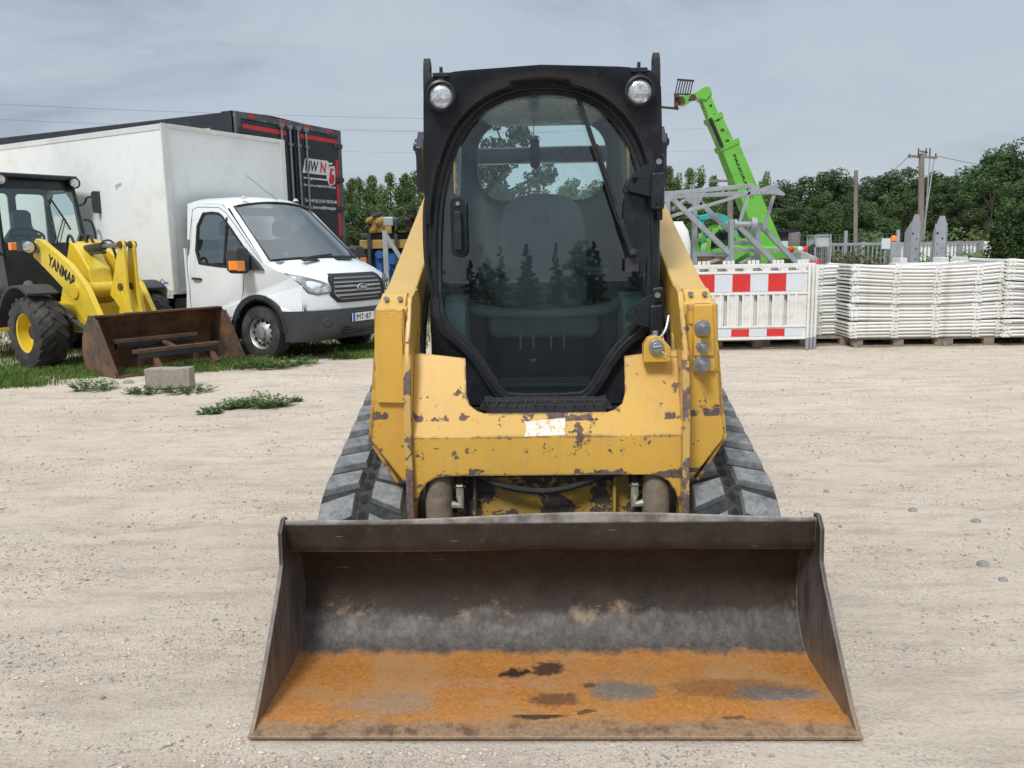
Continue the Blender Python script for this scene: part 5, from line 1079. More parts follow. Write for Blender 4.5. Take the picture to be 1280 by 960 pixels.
MB().bar(at(1005, 314, LY), at(1018, 306, LY), .07).box(x0 + .1, x1 - .1, LY - .2, LY + .5, 0, .3).build('linkage', m_charc, lm)
# control cabinet + log + dark shed
for px0, px1, top_, Y_, m_, nm, lb, cat in ((977, 992, 287, 24, m_charc, 'equipment_shed', 'small dark roofed shed behind the trestle beside the log post', 'shed'),):
    a, b = at(px0 - 14, 300, Y_), at(px1, 300, Y_); zt = at(px0, top_, Y_).z
    s_ = empty(nm, ((a.x + b.x) / 2, Y_, 0), 0, lb, cat); OFF[s_.name] = (-(a.x + b.x) / 2, -Y_, 0)
    MB().box(a.x, b.x, Y_, Y_ + 1.2, 0, zt - .08).build('wall', m_, s_); MB().box(a.x - .1, b.x + .1, Y_ - .15, Y_ + 1.4, zt - .08, zt).build('roof', m_black, s_)
    MB().box(a.x + .15, a.x + .55, Y_ - .01, Y_ + .0, 1.1, 1.5).build('notice', m_wref, s_)
c = at(991, 330, 22); zt = at(991, 291, 22).z; o = MB().tube([(c.x, 22, 0), (c.x + .02, 22, zt)], [.17, .15], 14).build('log_post', m_pole, None); tag(o, 'short thick wooden log post standing beside the dark shed', 'post')
# wire cage
CY = 19.0; a, b = at(1018, 330, CY), at(1037, 330, CY); zt = at(1028, 294, CY).z
cg = empty('mesh_cage', ((a.x + b.x) / 2, CY, 0), 0, 'grey wire mesh cage trolley standing at the left end of the gate', 'cage'); OFF[cg.name] = (-(a.x + b.x) / 2, -CY, 0)
mb = MB()
for x in (a.x, b.x):
    for y in (CY, CY + .5): mb.bar((x, y, 0), (x, y, zt), .03)
for z in (.4, zt - .25, zt - .0, (zt + .3) / 2): mb.bar((a.x, CY, z), (b.x, CY, z), .03).bar((a.x, CY + .5, z), (b.x, CY + .5, z), .03).bar((a.x, CY, z), (a.x, CY + .5, z), .03).bar((b.x, CY, z), (b.x, CY + .5, z), .03)
mb.build('frame', m_grm, cg)
mb = MB()
for k in range(7): x = a.x + (b.x - a.x) * k / 7; mb.bar((x, CY, .4), (x, CY, zt - .28), .008)
for k in range(8): z = .4 + (zt - .7) * k / 8; mb.bar((a.x, CY, z), (b.x, CY, z), .008)
mb.build('mesh', m_grm, cg); MB().box(a.x + .02, b.x - .02, CY + .02, CY + .48, zt - .25, zt - .02).build('top_box', pbr('cage_grey', (.45, .48, .5), .5), cg)
# ================================================================== gate, mesh fence, container, hedge
FY = 24.0
def gate_run(px0, px1, py0, py1, name, label, nposts, Y0, Y1):
    A_, B_ = at(px0, py0, Y0), at(px1, py1, Y1); g = empty(name, (A_.x, A_.y, 0), 0, label, 'gate' if 'gate' in name else 'fence'); OFF[g.name] = (-A_.x, -A_.y, 0)
    L_ = (B_ - A_).length; n = int(L_ / .115)
    zt = (A_.z + B_.z) / 2
    P = lambda f, z: Vector((A_.x + (B_.x - A_.x) * f, A_.y + (B_.y - A_.y) * f, z))
    MB().bar(P(0, zt), P(1, zt), .06, .08).bar(P(0, .15), P(1, .15), .06, .08).build('rail', m_grm, g)
    mb = MB()
    for k in range(n): mb.bar(P(k / n, .15), P(k / n, zt), .03)
    mb.build('pickets', m_grm, g)
    for k in range(nposts): f = k / max(1, nposts - 1); MB().bar(P(f, 0), P(f, zt + .05), .12).build('post', m_grm, g)
    return g, P, zt
g1, P1, z1 = gate_run(1037, 1118, 305.5, 304.5, 'sliding_gate', 'grey picket sliding gate between the wire cage and the post with the orange lamp', 3, FY, FY)
g2, P2, z2 = gate_run(1121, 1226, 304.5, 303, 'picket_fence', 'grey picket fence panel in front of the long white container', 5, FY, FY + .3)
c = at(1117, 303, FY); gp_ = MB().bar((c.x, FY, 0), (c.x, FY, c.z + .02), .28, .28).build('gate_post', m_grm, None); tag(gp_, 'thick grey gate post carrying a small orange lamp', 'post')
o = MB().lathe([(0, .14), (.07, .12), (.10, .04), (.10, -.02), (0, -.02)], (0, 0, 0), (0, 0, 1), 14).build('warning_lamp', m_orange, None); o.location = (c.x, FY, c.z + .06); tag(o, 'small orange warning lamp on top of the thick gate post', 'lamp')
c = at(1107, 299, FY - .3); sg_ = empty('sign_board', (c.x, FY - .3, 0), 0, 'small white notice board fixed above the picket gate', 'sign'); OFF[sg_.name] = (-c.x, -(FY - .3), 0)
a, b = at(1102, 298, FY - .3), at(1112, 311, FY - .3); MB().box(a.x, b.x, FY - .33, FY - .30, b.z, a.z).build('board', m_wref, sg_); MB().box(c.x - .02, c.x + .02, FY - .295, FY - .27, 0, b.z + .1).build('post', m_grm, sg_)
MY = 29.0
mf = empty('mesh_fence', (at(1050, 300, MY).x, MY, 0), 0, 'tall thin wire mesh fence with grey posts running behind the picket gate', 'fence'); OFF[mf.name] = (-at(1050, 300, MY).x, -MY, 0)
xa, xb = at(850, 300, MY).x, at(1128, 300, MY).x; zt = at(1050, 293, MY).z
mb = MB()
k = xa
while k < xb: mb.bar((k, MY, .1), (k, MY, zt), .012); k += .16
z = .1
while z < zt: mb.bar((xa, MY, z), (xb, MY, z), .012); z += .2
mb.build('wire_mesh', pbr('fence_wire', (.10, .14, .12), .6), mf)
for px in (875, 935, 997, 1057, 1122): c = at(px, 300, MY); MB().bar((c.x, MY, 0), (c.x, MY, zt + .12), .09).build('post', m_grm, mf)
KY = 27.0; a, b = at(1150, 303, KY), at(1240, 302, KY)
cn = empty('container', ((a.x + b.x) / 2, KY, 0), 0, 'long white ribbed container behind the picket fence beside the hedge', 'container'); OFF[cn.name] = (-(a.x + b.x) / 2, -KY, 0)
ps = []; n = 60
for k in range(n): x = a.x + (b.x - a.x) * k / n; ps += [(x, KY + (.0 if k % 2 else .04)), (x + (b.x - a.x) / n * .6, KY + (.0 if k % 2 else .04))]
MB().loft([[(x, y, .1) for x, y in ps] + [(b.x, KY + 2.2, .1), (a.x, KY + 2.2, .1)], [(x, y, a.z - .08) for x, y in ps] + [(b.x, KY + 2.2, a.z - .08), (a.x, KY + 2.2, a.z - .08)]]).build('wall', m_box, cn, smooth=0)
MB().box(a.x - .03, b.x + .03, KY - .03, KY + 2.25, a.z - .1, a.z).build('top_rail', m_plw, cn, bevel=.02); MB().box(a.x + .1, a.x + .5, KY - .02, KY, .4, 1.2).build('door_panel', m_box, cn)
# ================================================================== utility poles + wires
def pole(px, top_y, Y, r, label, arm=0):
    c = at(px, 320, Y); tz = at(px, top_y, Y).z; tx = at(px, top_y, Y).x
    p = empty('utility_pole', (c.x, Y, 0), 0, label, 'utility pole', 'wooden utility poles by the treeline'); OFF[p.name] = (-c.x, -Y, 0)
    MB().tube([(c.x, Y, 0), (tx, Y, tz)], [r * 1.2, r], 12).build('mast', m_pole, p); return p, Vector((tx, Y, tz))
pA_, tA = pole(1070, 213, 42, .09, 'slim bare utility pole with two small insulators, left of the crossarm pole')
for s_, z in ((-1, -.6), (1, -1.5)): MB().cyl(tA + Vector((0, 0, z)), tA + Vector((s_ * .3, 0, z)), .03, n=6).lathe([(.0, .1), (.08, .08), (.08, -.05), (0, -.08)], tA + Vector((s_ * .35, 0, z + .05)), (0, 0, 1), 8).build('insulator', m_charc, pA_)
pB_, tB = pole(1152, 192, 40, .12, 'tall utility pole with a wide crossarm and stay wires in front of the trees')
MB().bar(tB + Vector((-.62, 0, -.1)), tB + Vector((.72, 0, -.2)), .10).bar(tB + Vector((-.25, -.3, .08)), tB + Vector((.4, .3, .08)), .07).build('crossarm', m_pole, pB_)
for x in (-.55, -.15, .2, .38, .66): MB().cyl(tB + Vector((x, 0, -.2)), tB + Vector((x, 0, .24 if abs(x) < .5 else .0)), .03, n=6).build('insulator', m_charc, pB_)
MB().cyl(tB + Vector((.4, 0, -.1)), at(1147, 300, 40) + Vector((.3, 0, 0)), .03, n=5).cyl(tB + Vector((.6, 0, -.2)), at(1151, 310, 40), .03, n=5).build('stay_wire', m_grm, pB_)
pC_, tC = pole(913, 226, 38, .12, 'thin utility pole with a short crossarm rising behind the green boom')
MB().bar(tC + Vector((-.9, 0, 0)), tC + Vector((.1, 0, .0)), .1).build('crossarm', m_pole, pC_)
def wire(a, b, sag, r, label):
    a, b = Vector(a), Vector(b); o = MB().tube([a.lerp(b, k / 16) + Vector((0, 0, -sag * 4 * (k / 16) * (1 - k / 16))) for k in range(17)], r, 4).build('power_line', m_charc, None); tag(o, label, 'cable', 'overhead power lines')
wire(tB + Vector((-.55, 0, -.05)), tA + Vector((-.3, 0, -.6)), .5, .012, 'power line hanging between the crossarm pole and the slim pole')
wire(tA + Vector((.3, 0, -1.4)), tC, .8, .010, 'power line running from the slim pole to the thin pole behind the boom')
wire(tB + Vector((.66, 0, -.1)), at(1420, 205, 44), .5, .012, 'power line leaving the crossarm pole towards the right photo edge')
for k, (ya, yb) in enumerate(((122, 150), (142, 166))): wire(at(-150, ya, 60), at(700, yb, 60), .3, .0075, ('upper' if k == 0 else 'lower') + ' of the two thin power lines above the white box truck')
for k, (ya, yb) in enumerate(((176, 172), (200, 196))): wire(at(380, 160 + k * 28, 55), at(900, 160 + k * 28, 58), .2, .0035, ('upper' if k == 0 else 'lower') + ' thin power line crossing the sky just left of the loader cab')
# ================================================================== blue and yellow drilling machine behind the truck
BY = 16.5; c = at(487, 345, BY)
D = empty('drill_rig', (c.x, BY, 0), 0, 'yellow and blue drilling machine with a dark round guard, seen between truck and track loader', 'drilling machine'); OFF[D.name] = (-c.x, -BY, 0)
def bx(px0, py0, px1, py1, y0, y1, nm, m_, bev=.02):
    a, b = at(px0, py0, BY + y0), at(px1, py1, BY + y0); return MB().box(a.x, b.x, BY + y0, BY + y1, b.z, a.z).build(nm, m_, D, bevel=bev)
m_oy = pbr('ochre_paint', (.38, .24, .05), .5, dirt=(.15, .1, .05), ds=6, da=.45)
bx(462, 275, 480, 291, 0, .4, 'gearbox', m_oy, .04); bx(450, 292, 524, 297, .1, .4, 'beam', m_charc); bx(449, 300, 532, 310, 0, .35, 'yellow_beam', m_oy)
for px, py, r in ((458, 277, .07), (457, 285, .055), (463, 289, .08), (469, 279, .09), (466, 271, .05)): p = at(px, py, BY - .1); MB().lathe([(0, 0), (r * .4, 0), (r * .45, .05), (r * .8, .06), (r * .8, .25), (0, .25)], p, (.5, 1, .3), 12).build('hydraulic_motor', m_oy if r > .06 else m_charc, D)
bx(478, 271, 492, 283, 0, .6, 'grey_hood', m_grm, .03); bx(480, 283, 490, 292, 0, .5, 'yellow_box', m_oy)
a, b = at(505, 283, BY), at(505, 271, BY)
MB().loft([[(a.x + .22 * math.cos(t_) + dx, BY + y, a.z + .20 * math.sin(t_)) for t_ in [PI * q / 12 for q in range(13)]] + [(a.x - .22 + dx, BY + y, a.z - .12)] + [(a.x + .22 + dx, BY + y, a.z - .12)] for y, dx in ((-.1, .06), (.7, -.15))][0:2], True, False).build('round_guard', m_charc, D)
p = at(512, 281, BY + .1); MB().cyl(p, p + Vector((0, .3, 0)), .1, n=14).build('auger_head', m_rustd, D)
for px0, py0, px1, py1 in ((467, 314, 480, 345), (482, 314, 500, 350), (500, 310, 530, 350)): bx(px0, py0, px1, py1, .1, .5, 'blue_panel', m_blue, .05)
for px, py, r in ((474, 318, .08), (491, 324, .1), (484, 335, .07), (505, 330, .09)): p = at(px, py, BY); MB().cyl(p, p + Vector((0, .15, 0)), r, n=12).build('blue_valve', m_blue, D)
for px in (461, 495, 520): a, b = at(px, 292, BY - .05), at(px, 330, BY - .05); MB().bar(a, Vector((b.x, b.y, 0)), .06).build('frame_leg', m_charc, D)
bx(452, 312, 532, 316, .2, .4, 'lower_beam', m_charc); MB().box(at(445, 300, BY).x, at(540, 300, BY).x, BY + .45, BY + .9, .2, 1.62).build('engine_block', m_charc, D, bevel=.05)
rl = empty('ladder_rail', (at(481, 330, 15.6).x, 15.6, 0), 0, 'light grey steel upright with a slanted handrail in front of the drilling machine', 'handrail'); OFF[rl.name] = (-at(481, 330, 15.6).x, -15.6, 0)
a = at(481, 288, 15.6); MB().bar(a, (a.x, 15.6, 0), .085).build('upright', m_grm, rl); MB().bar(at(482, 293, 15.6), at(520, 352, 15.6), .07).build('handrail', m_grm, rl)
# ================================================================== TREES
def leaf_mat(name, c, c2):
    t = NT(name); oi = t.n.new('ShaderNodeObjectInfo'); n1 = t.noise(.9, 4, .6); n2 = t.noise(6, 3, .7)
    v = t.mix(t.ramp(n1, .35, .65), c, c2); v = t.mix(t.ramp(n2, .4, .8, 0, .5), v, tuple(x * 2.0 for x in c2))
    hs = t.n.new('ShaderNodeHueSaturation'); t.lk(t.ramp(oi.outputs['Random'], 0, 1, .7, 1.35), hs.inputs['Value']); t.lk(t.ramp(oi.outputs['Random'], 0, 1, .485, .512), hs.inputs['Hue']); t.lk(v, hs.inputs['Color'])
    t.base(hs.outputs[0]); t.rough(.6); t.b.inputs['Specular IOR Level'].default_value = .25
    tl = t.n.new('ShaderNodeBsdfTranslucent'); t.lk(hs.outputs[0], tl.inputs[0]); mx = t.n.new('ShaderNodeMixShader'); mx.inputs[0].default_value = .25
    t.lk(t.b.outputs[0], mx.inputs[1]); t.lk(tl.outputs[0], mx.inputs[2]); t.lk(mx.outputs[0], t.out.inputs[0]); return t.m
m_leafd = leaf_mat('dark_leaves', (.034, .062, .024), (.078, .128, .045)); m_leafb = leaf_mat('birch_leaves', (.065, .11, .036), (.12, .18, .06)); m_leafp = leaf_mat('pine_needles', (.02, .036, .018), (.045, .068, .032)); m_leafh = leaf_mat('hedge_leaves', (.022, .04, .012), (.05, .085, .02))
m_bark = pbr('bark', (.05, .042, .035), .9, var=.3, bump=.4)
def leaf_cloud(rnd, blobs, per, ls):
    mb = MB()
    for (c, rx, rz) in blobs:
        for _ in range(per):
            while 1:
                v = Vector((rnd.uniform(-1, 1), rnd.uniform(-1, 1), rnd.uniform(-1, 1)))
                if .35 < v.length < 1: break
            if rnd.random() < .5: v.normalize(); v *= rnd.uniform(.8, 1.12)
            p = Vector(c) + Vector((v.x * rx, v.y * rx, v.z * rz))
            n = (v + Vector((rnd.uniform(-1, 1), rnd.uniform(-1, 1), rnd.uniform(-.4, 1)))).normalized(); a = n.orthogonal().normalized(); a.rotate(Matrix.Rotation(rnd.uniform(0, 6.28), 3, n)); b = n.cross(a)
            s = ls * rnd.uniform(.6, 1.3); k = len(mb.v); mb.v += [tuple(p + a * s), tuple(p + b * s * .5), tuple(p - a * s), tuple(p - b * s * .5)]; mb.f.append((k, k + 1, k + 2, k + 3))
    return mb
def tree_meshes(kind, seed):
    rnd = random.Random(seed); H_ = 10.0; blobs = []; tr = MB(); tr.tube([(0, 0, -.3), (rnd.uniform(-.1, .1), 0, H_ * .4), (rnd.uniform(-.3, .3), 0, H_ * .93)], [.2, .14, .03], 8)
    if kind == 'broad':
        wmax = rnd.uniform(2.0, 2.7)
        for k in range(46):
            z = rnd.uniform(.10, .97) * H_; env = wmax * (math.sin(PI * min(1, (z / H_) ** .75)) ** .7 + .12); a = rnd.uniform(0, 6.28); r = env * rnd.uniform(.35, .95)
            c = (r * math.cos(a), r * math.sin(a), z); blobs.append((c, rnd.uniform(.5, .95), rnd.uniform(.4, .85)))
            if k % 3 == 0: tr.tube([(0, 0, z * .75), Vector(c) * .5 + Vector((0, 0, z * .42)), c], [.07, .05, .02], 5)
        per, ls, m_ = 150, .145, m_leafd
    elif kind == 'birch':
        for k in range(38):
            z = rnd.uniform(.16, 1.0) * H_; env = 1.5 * (1 - (z / H_) ** 2.2) + .15; a = rnd.uniform(0, 6.28); r = env * rnd.uniform(.2, 1)
            c = (r * math.cos(a), r * math.sin(a), z); blobs.append((c, rnd.uniform(.3, .55), rnd.uniform(.45, .9)))
            if k % 3 == 0: tr.tube([(0, 0, z * .8), c], [.05, .015], 5)
        per, ls, m_ = 85, .13, m_leafb
    elif kind == 'spruce':
        for k in range(26):
            z = .08 * H_ + .92 * H_ * k / 26; env = 1.7 * (1 - k / 26) + .08; n = max(2, int(env * 4))
            for q in range(n): a = rnd.uniform(0, 6.28); r = env * rnd.uniform(.3, 1); blobs.append(((r * math.cos(a), r * math.sin(a), z - r * .25), .45 * (1.15 - k / 26), .22))
        per, ls, m_ = 40, .16, m_leafp
    else:    # pine
        for k in range(34):
            z = rnd.uniform(.35, 1.0) * H_; env = 2.9 * math.sqrt(max(.03, 1 - ((z / H_ - .62) / .42) ** 2)); a = rnd.uniform(0, 6.28); r = env * rnd.uniform(.3, 1)
            c = (r * math.cos(a), r * math.sin(a), z); blobs.append((c, rnd.uniform(.5, .8), rnd.uniform(.22, .42))); tr.tube([(0, 0, z * .86), c], [.07, .03], 5)
        per, ls, m_ = 90, .17, m_leafp
    return tr, leaf_cloud(rnd, blobs, per, ls), m_
lib = {}
def get_tree(kind, var):
    if (kind, var) not in lib:
        tr, lc, m_ = tree_meshes(kind, hash((kind == 'broad', kind == 'birch', kind == 'pine', var)) % 9999)
        a = tr.build('trunk', m_bark, None); b = lc.build('crown', m_, None, smooth=0, fix=False)
        lib[(kind, var)] = (a.data, b.data); bpy.data.objects.remove(a); bpy.data.objects.remove(b)
    return lib[(kind, var)]
tn = 0
def tree(kind, px, top, Y, sw=1, label='', group='trees along the far edge of the yard', x=None, h=None):
    global tn
    if x is None: c = at(px, top, Y); x, h = c.x, c.z
    sc = h / 10.2; nm = {'broad': 'leafy_tree', 'birch': 'birch_tree', 'spruce': 'spruce_tree', 'pine': 'pine_tree'}[kind]
    rz = random.uniform(0, 6.28); r = empty(nm, (x, Y, 0), rz, label, 'tree', group); r.scale = (sc * sw, sc * sw, sc)
    for me, n_ in zip(get_tree(kind, tn % 4), ('trunk', 'crown')): o = bpy.data.objects.new(n_, me); col.objects.link(o); o.parent = r
    tn += 1; return r
# right-hand treeline: (px, top y, Y)
RT = [(985, 231, 62, 'broad'), (1000, 222, 60, 'broad'), (1020, 220, 64, 'broad'), (1040, 217, 60, 'broad'), (1058, 216, 63, 'broad'), (1077, 222, 60, 'broad'), (1096, 226, 64, 'broad'), (1112, 217, 60, 'broad'), (1128, 215, 62, 'broad'), (1146, 211, 66, 'broad'), (1164, 218, 60, 'broad'), (1182, 225, 58, 'broad'), (1198, 214, 62, 'broad'), (1216, 217, 60, 'broad'), (1232, 204, 56, 'broad'), (1250, 186, 54, 'broad'), (1270, 179, 52, 'broad'), (1292, 182, 54, 'broad'), (1315, 180, 52, 'broad'),
      (1030, 244, 52, 'broad'), (1065, 248, 53, 'broad'), (1100, 246, 52, 'broad'), (1135, 244, 53, 'broad'), (1170, 246, 52, 'broad'), (1205, 244, 50, 'broad'), (1242, 226, 48, 'broad'), (1280, 220, 47, 'broad'), (1312, 225, 48, 'broad'),
      (968, 232, 66, 'broad'), (948, 236, 60, 'broad'), (930, 232, 64, 'broad'), (910, 240, 58, 'broad'), (892, 238, 66, 'broad'), (868, 244, 60, 'broad'), (850, 240, 64, 'broad'), (832, 240, 60, 'broad'), (995, 250, 52, 'broad'), (960, 255, 52, 'broad'), (922, 256, 53, 'broad'), (885, 258, 52, 'broad'), (850, 258, 52, 'broad')]
where = lambda px: ('just right of the loader cab' if px < 880 else 'behind the green boom' if px < 1000 else 'left of the slim pole' if px < 1066 else 'between the two right poles' if px < 1146 else 'right of the crossarm pole' if px < 1225 else 'near the right photo edge' if px < 1262 else 'at the right photo edge')
for px, top, Y, k in RT: tree(k, px, top - 5, Y, 1.3 if px < 1240 else 1.2, 'dark green leafy tree ' + ('in the front row ' if Y < 54 and px < 1240 else 'in the back row ') + where(px), 'dark leafy trees of the treeline ' + ('in the front row ' if Y < 54 and px < 1240 else 'in the back row ') + where(px))
for px, top in ((836, 214), (848, 222), (862, 216), (876, 212), (892, 226), (958, 220)): tree('birch', px, top - 3, 50, 1.0, 'pale green slender birch standing right of the loader cab', 'slender birches right of the loader cab')
for px, top in ((448, 228), (457, 232), (466, 226), (477, 236), (487, 222), (497, 234), (507, 224), (517, 220), (527, 226), (540, 230), (440, 230), (425, 232)): tree('birch', px, top - 3, 46 + (px % 7), 1.15, 'pale green slender birch between the trailer and the loader cab', 'slender birches between the trailer and the cab')
for px in (445, 470, 495, 520): tree('broad', px, 255, 42, 1.5, 'bushy dark tree low between the trailer and the loader cab', 'bushy trees between the trailer and the cab')
tree('pine', 632, 150, 20, 1.0, 'large pine seen through the rear window of the loader cab')
tree('pine', 600, 190, 26, 1.1, 'smaller pine left of the large one in the cab rear window')
for px, top, Y in ((700, 226, 30), (722, 222, 34), (745, 226, 32), (770, 230, 34), (670, 232, 30), (575, 228, 34), (560, 232, 36)): tree('broad', px, top, Y, 1.3, 'rounded tree low in the rear window of the loader cab', 'low trees behind the loader cab')
# mirrored treeline behind the photographer (seen in the door glass)
for k in range(56):
    x = -30 + k * 1.1 + random.uniform(-.5, .5); tree('spruce' if k % 4 else 'broad', 0, 0, -30 - (k % 5) * 2.2, 1.0 + (k % 3) * .25, 'conifer standing behind the photographer, reflected in the loader door glass', 'trees behind the photographer reflected in the glass', x=x, h=random.uniform(2.1, 3.4) + 3.4 * max(0, noise.noise(Vector((x * .25, 2, 0)))) * 1.5)
# bush and hedge
bb = MB(); rnd = random.Random(4)
def bush(px, top, Y, r, label, m_, nm='bush', ls=.1, per=150, nb=12):
    c = at(px, top, Y); rnd = random.Random(int(px)); bl = [((rnd.uniform(-r, r), rnd.uniform(-r, r) * .6, rnd.uniform(.15, 1) * (c.z - .25)), .35 * r + .1, .25 * r + .15) for _ in range(nb)]
    o = leaf_cloud(rnd, bl, per, ls).build(nm, m_, None, smooth=0, fix=False); o.location = (c.x, Y, 0); tag(o, label, 'bush'); return o
bush(1085, 296, 33, 1.3, 'light green bush behind the gate beside the slim pole foot', m_leafb); bush(1232, 292, 32, 2.0, 'light green bush beside the left end of the hedge', m_leafb, nb=20); bush(1192, 306, 20, .6, 'small pale green shrub in front of the white container', m_leafb, ls=.05)
bush(1045, 312, 23, .8, 'low dry reddish green shrub behind the left gate panel', leaf_mat('dry_leaves', (.08, .06, .03), (.13, .12, .05)), ls=.05); bush(1075, 314, 23, .8, 'low dry shrub behind the middle of the gate', leaf_mat('dry_leaves_b', (.07, .06, .03), (.12, .12, .05)), ls=.05)
HY = 23.0; rnd = random.Random(3)
for k in range(6):
    px = 1246 + k * 13; c = at(px, 291 - (k % 2) * 2, HY); h = c.z
    bl = [((rnd.uniform(-.12, .12), rnd.uniform(-.15, .15), z * h / 14), .26 * (1.0 if z < 10 else 1.25 - z / 18), .18) for z in range(1, 15) for _ in range(2)]
    o = leaf_cloud(rnd, bl, 90, .055).build('hedge_thuja', m_leafh, None, smooth=0, fix=False); o.location = (c.x, HY, 0); tag(o, 'dark green clipped thuja of the hedge at the right photo edge', 'hedge', 'thujas of the hedge')
# ================================================================== GRASS, WEEDS, STONES
def grass(name, n, region, hmin, hmax, m_, label, seed):
    rnd = random.Random(seed); mb = MB(); c = 0
    while c < n:
        p = region(rnd)
        if p is None: continue
        x, y, dens = p
        if rnd.random() > dens: continue
        z = gz(x, y) - .005; h = rnd.uniform(hmin, hmax); a = rnd.uniform(0, 6.28); w_ = rnd.uniform(.002, .0045) * (1 + y * .09); l = rnd.uniform(.1, .7) * h; b = rnd.uniform(0, 6.28)
        d1 = Vector((math.cos(a), math.sin(a), 0)) * w_; d2 = Vector((math.cos(b), math.sin(b), 0)); P0 = Vector((x, y, z)); P1 = P0 + Vector((0, 0, h * .6)) + d2 * l * .35; P2 = P0 + Vector((0, 0, h)) + d2 * l
        mb.add([P0 - d1, P0 + d1, P1 + d1 * .7, P1 - d1 * .7, P2], [(0, 1, 2, 3), (3, 2, 4)]); c += 1
    o = mb.build(name, m_, None, smooth=0, fix=False); tag(o, label, 'grass', kind='stuff'); return o
m_grs = leaf_mat('grass_blades', (.06, .105, .022), (.125, .19, .045)); m_weed = leaf_mat('weed_leaves', (.055, .11, .028), (.11, .19, .05))
def strip(rnd):
    px = rnd.uniform(-40, 470); lim = 448 + 0; base = gd(px, 487 - px * .085 if px < 330 else 461 - (px - 330) * .10)
    y = base.y + abs(rnd.gauss(0, 1)) * 1.1 + rnd.uniform(0, .1); x = base.x * y / base.y + rnd.uniform(-.2, .2)
    dn = noise.noise(Vector((x * 1.3, y * 1.6, 0))); return (x, y, max(0, min(1, .45 + dn * 1.6)))
grass('grass', 24000, strip, .02, .10, m_grs, 'green grass growing along the parked vehicles', 1)
def under(rnd): x = rnd.uniform(-11, -1.2); y = rnd.uniform(11.5, 22); return (x, y, .8)
grass('grass', 14000, under, .03, .13, m_grs, 'grass growing under and behind the parked vehicles', 2)
def farg(rnd): x = rnd.uniform(-2, 16); y = rnd.uniform(12.6, 26); return (x, y, .5)
grass('grass', 12000, farg, .05, .35, m_grs, 'rough grass behind the barriers', 3)
def weed(px, py, r, n, label, hh=.1):
    c = gd(px, py); rnd = random.Random(int(px * 7)); st_ = MB()
    lf = MB()
    for k in range(n):
        a = rnd.uniform(0, 6.28); rr = r * math.sqrt(rnd.random()); bx_, by_ = rr * math.cos(a), rr * math.sin(a) * .7; h = hh * rnd.uniform(.4, 1.1) * (1.15 - rr / r * .6); tip = Vector((bx_ * 1.35, by_ * 1.35, h))
        for q in range(9):
            f = (q + 1) / 9; p = Vector((bx_, by_, 0)).lerp(tip, f); b = rnd.uniform(0, 6.28); d = Vector((math.cos(b), math.sin(b), rnd.uniform(-.1, .6))); s = rnd.uniform(.02, .042); w_ = d.cross(Vector((0, 0, 1))).normalized() * s * .35
            lf.add([p, p + d * s * .5 + w_, p + d * s, p + d * s * .5 - w_], [(0, 1, 2, 3)])
    o = lf.build('weed', m_weed, None, smooth=0, fix=False); o.location = (c.x, c.y, gz(c.x, c.y)); tag(o, label, 'weed', 'weeds growing in the gravel')
weed(330, 508, .20, 130, 'largest low green weed in the gravel left of the track loader', .14); weed(292, 510, .13, 70, 'middle green weed between two others in the gravel left of the track loader', .10); weed(262, 516, .10, 40, 'small flat green weed, leftmost of the three by the concrete block', .06)
weed(368, 502, .05, 14, 'tiny green weed right of the largest gravel weed', .06); weed(236, 490, .22, 60, 'low sparse weed patch right of the concrete block foot', .07); weed(185, 490, .20, 60, 'low sparse weed patch left of the concrete block foot', .08); weed(118, 486, .2, 90, 'bushy green weed at the corner of the wheel loader bucket', .16)
weed(330, 460, .30, 130, 'leafy weed beside the front wheel of the white truck', .16); weed(375, 455, .22, 80, 'leafy weed under the front bumper of the white truck', .12); weed(425, 449, .15, 40, 'small weed under the number plate of the white truck', .14)
m_stone = pbr('stone_grey', (.26, .25, .245), .85, var=.3, vs=20, bump=.4)
for px, py, r, lb in ((1229, 703, .022, 'dark grey stone lying right of the bucket'), (1141, 637, .018, 'dark grey stone on the gravel near the right track'), (1033, 615, .014, 'small brown stone close to the right track'), (1254, 722, .016, 'small grey stone beside the larger dark one'), (160, 478, .05, 'pale stone by the corner of the wheel loader bucket'), (1220, 650, .02, 'flat grey stone further right on the gravel')):
    c = gd(px, py); rs = random.Random(px); o = MB().loft([[(r * 1.4 * k * math.cos(a) * rs.uniform(.85, 1.1), r * k * math.sin(a) * rs.uniform(.85, 1.1), z * r) for a in [2 * PI * q / 9 for q in range(9)]] for z, k in ((-.5, .8), (.1, 1), (.6, .8), (.9, .4))]).build('stone', m_stone if px != 160 else m_conc, None, smooth=20)
    o.location = (c.x, c.y, gz(c.x, c.y)); tag(o, lb, 'stone')
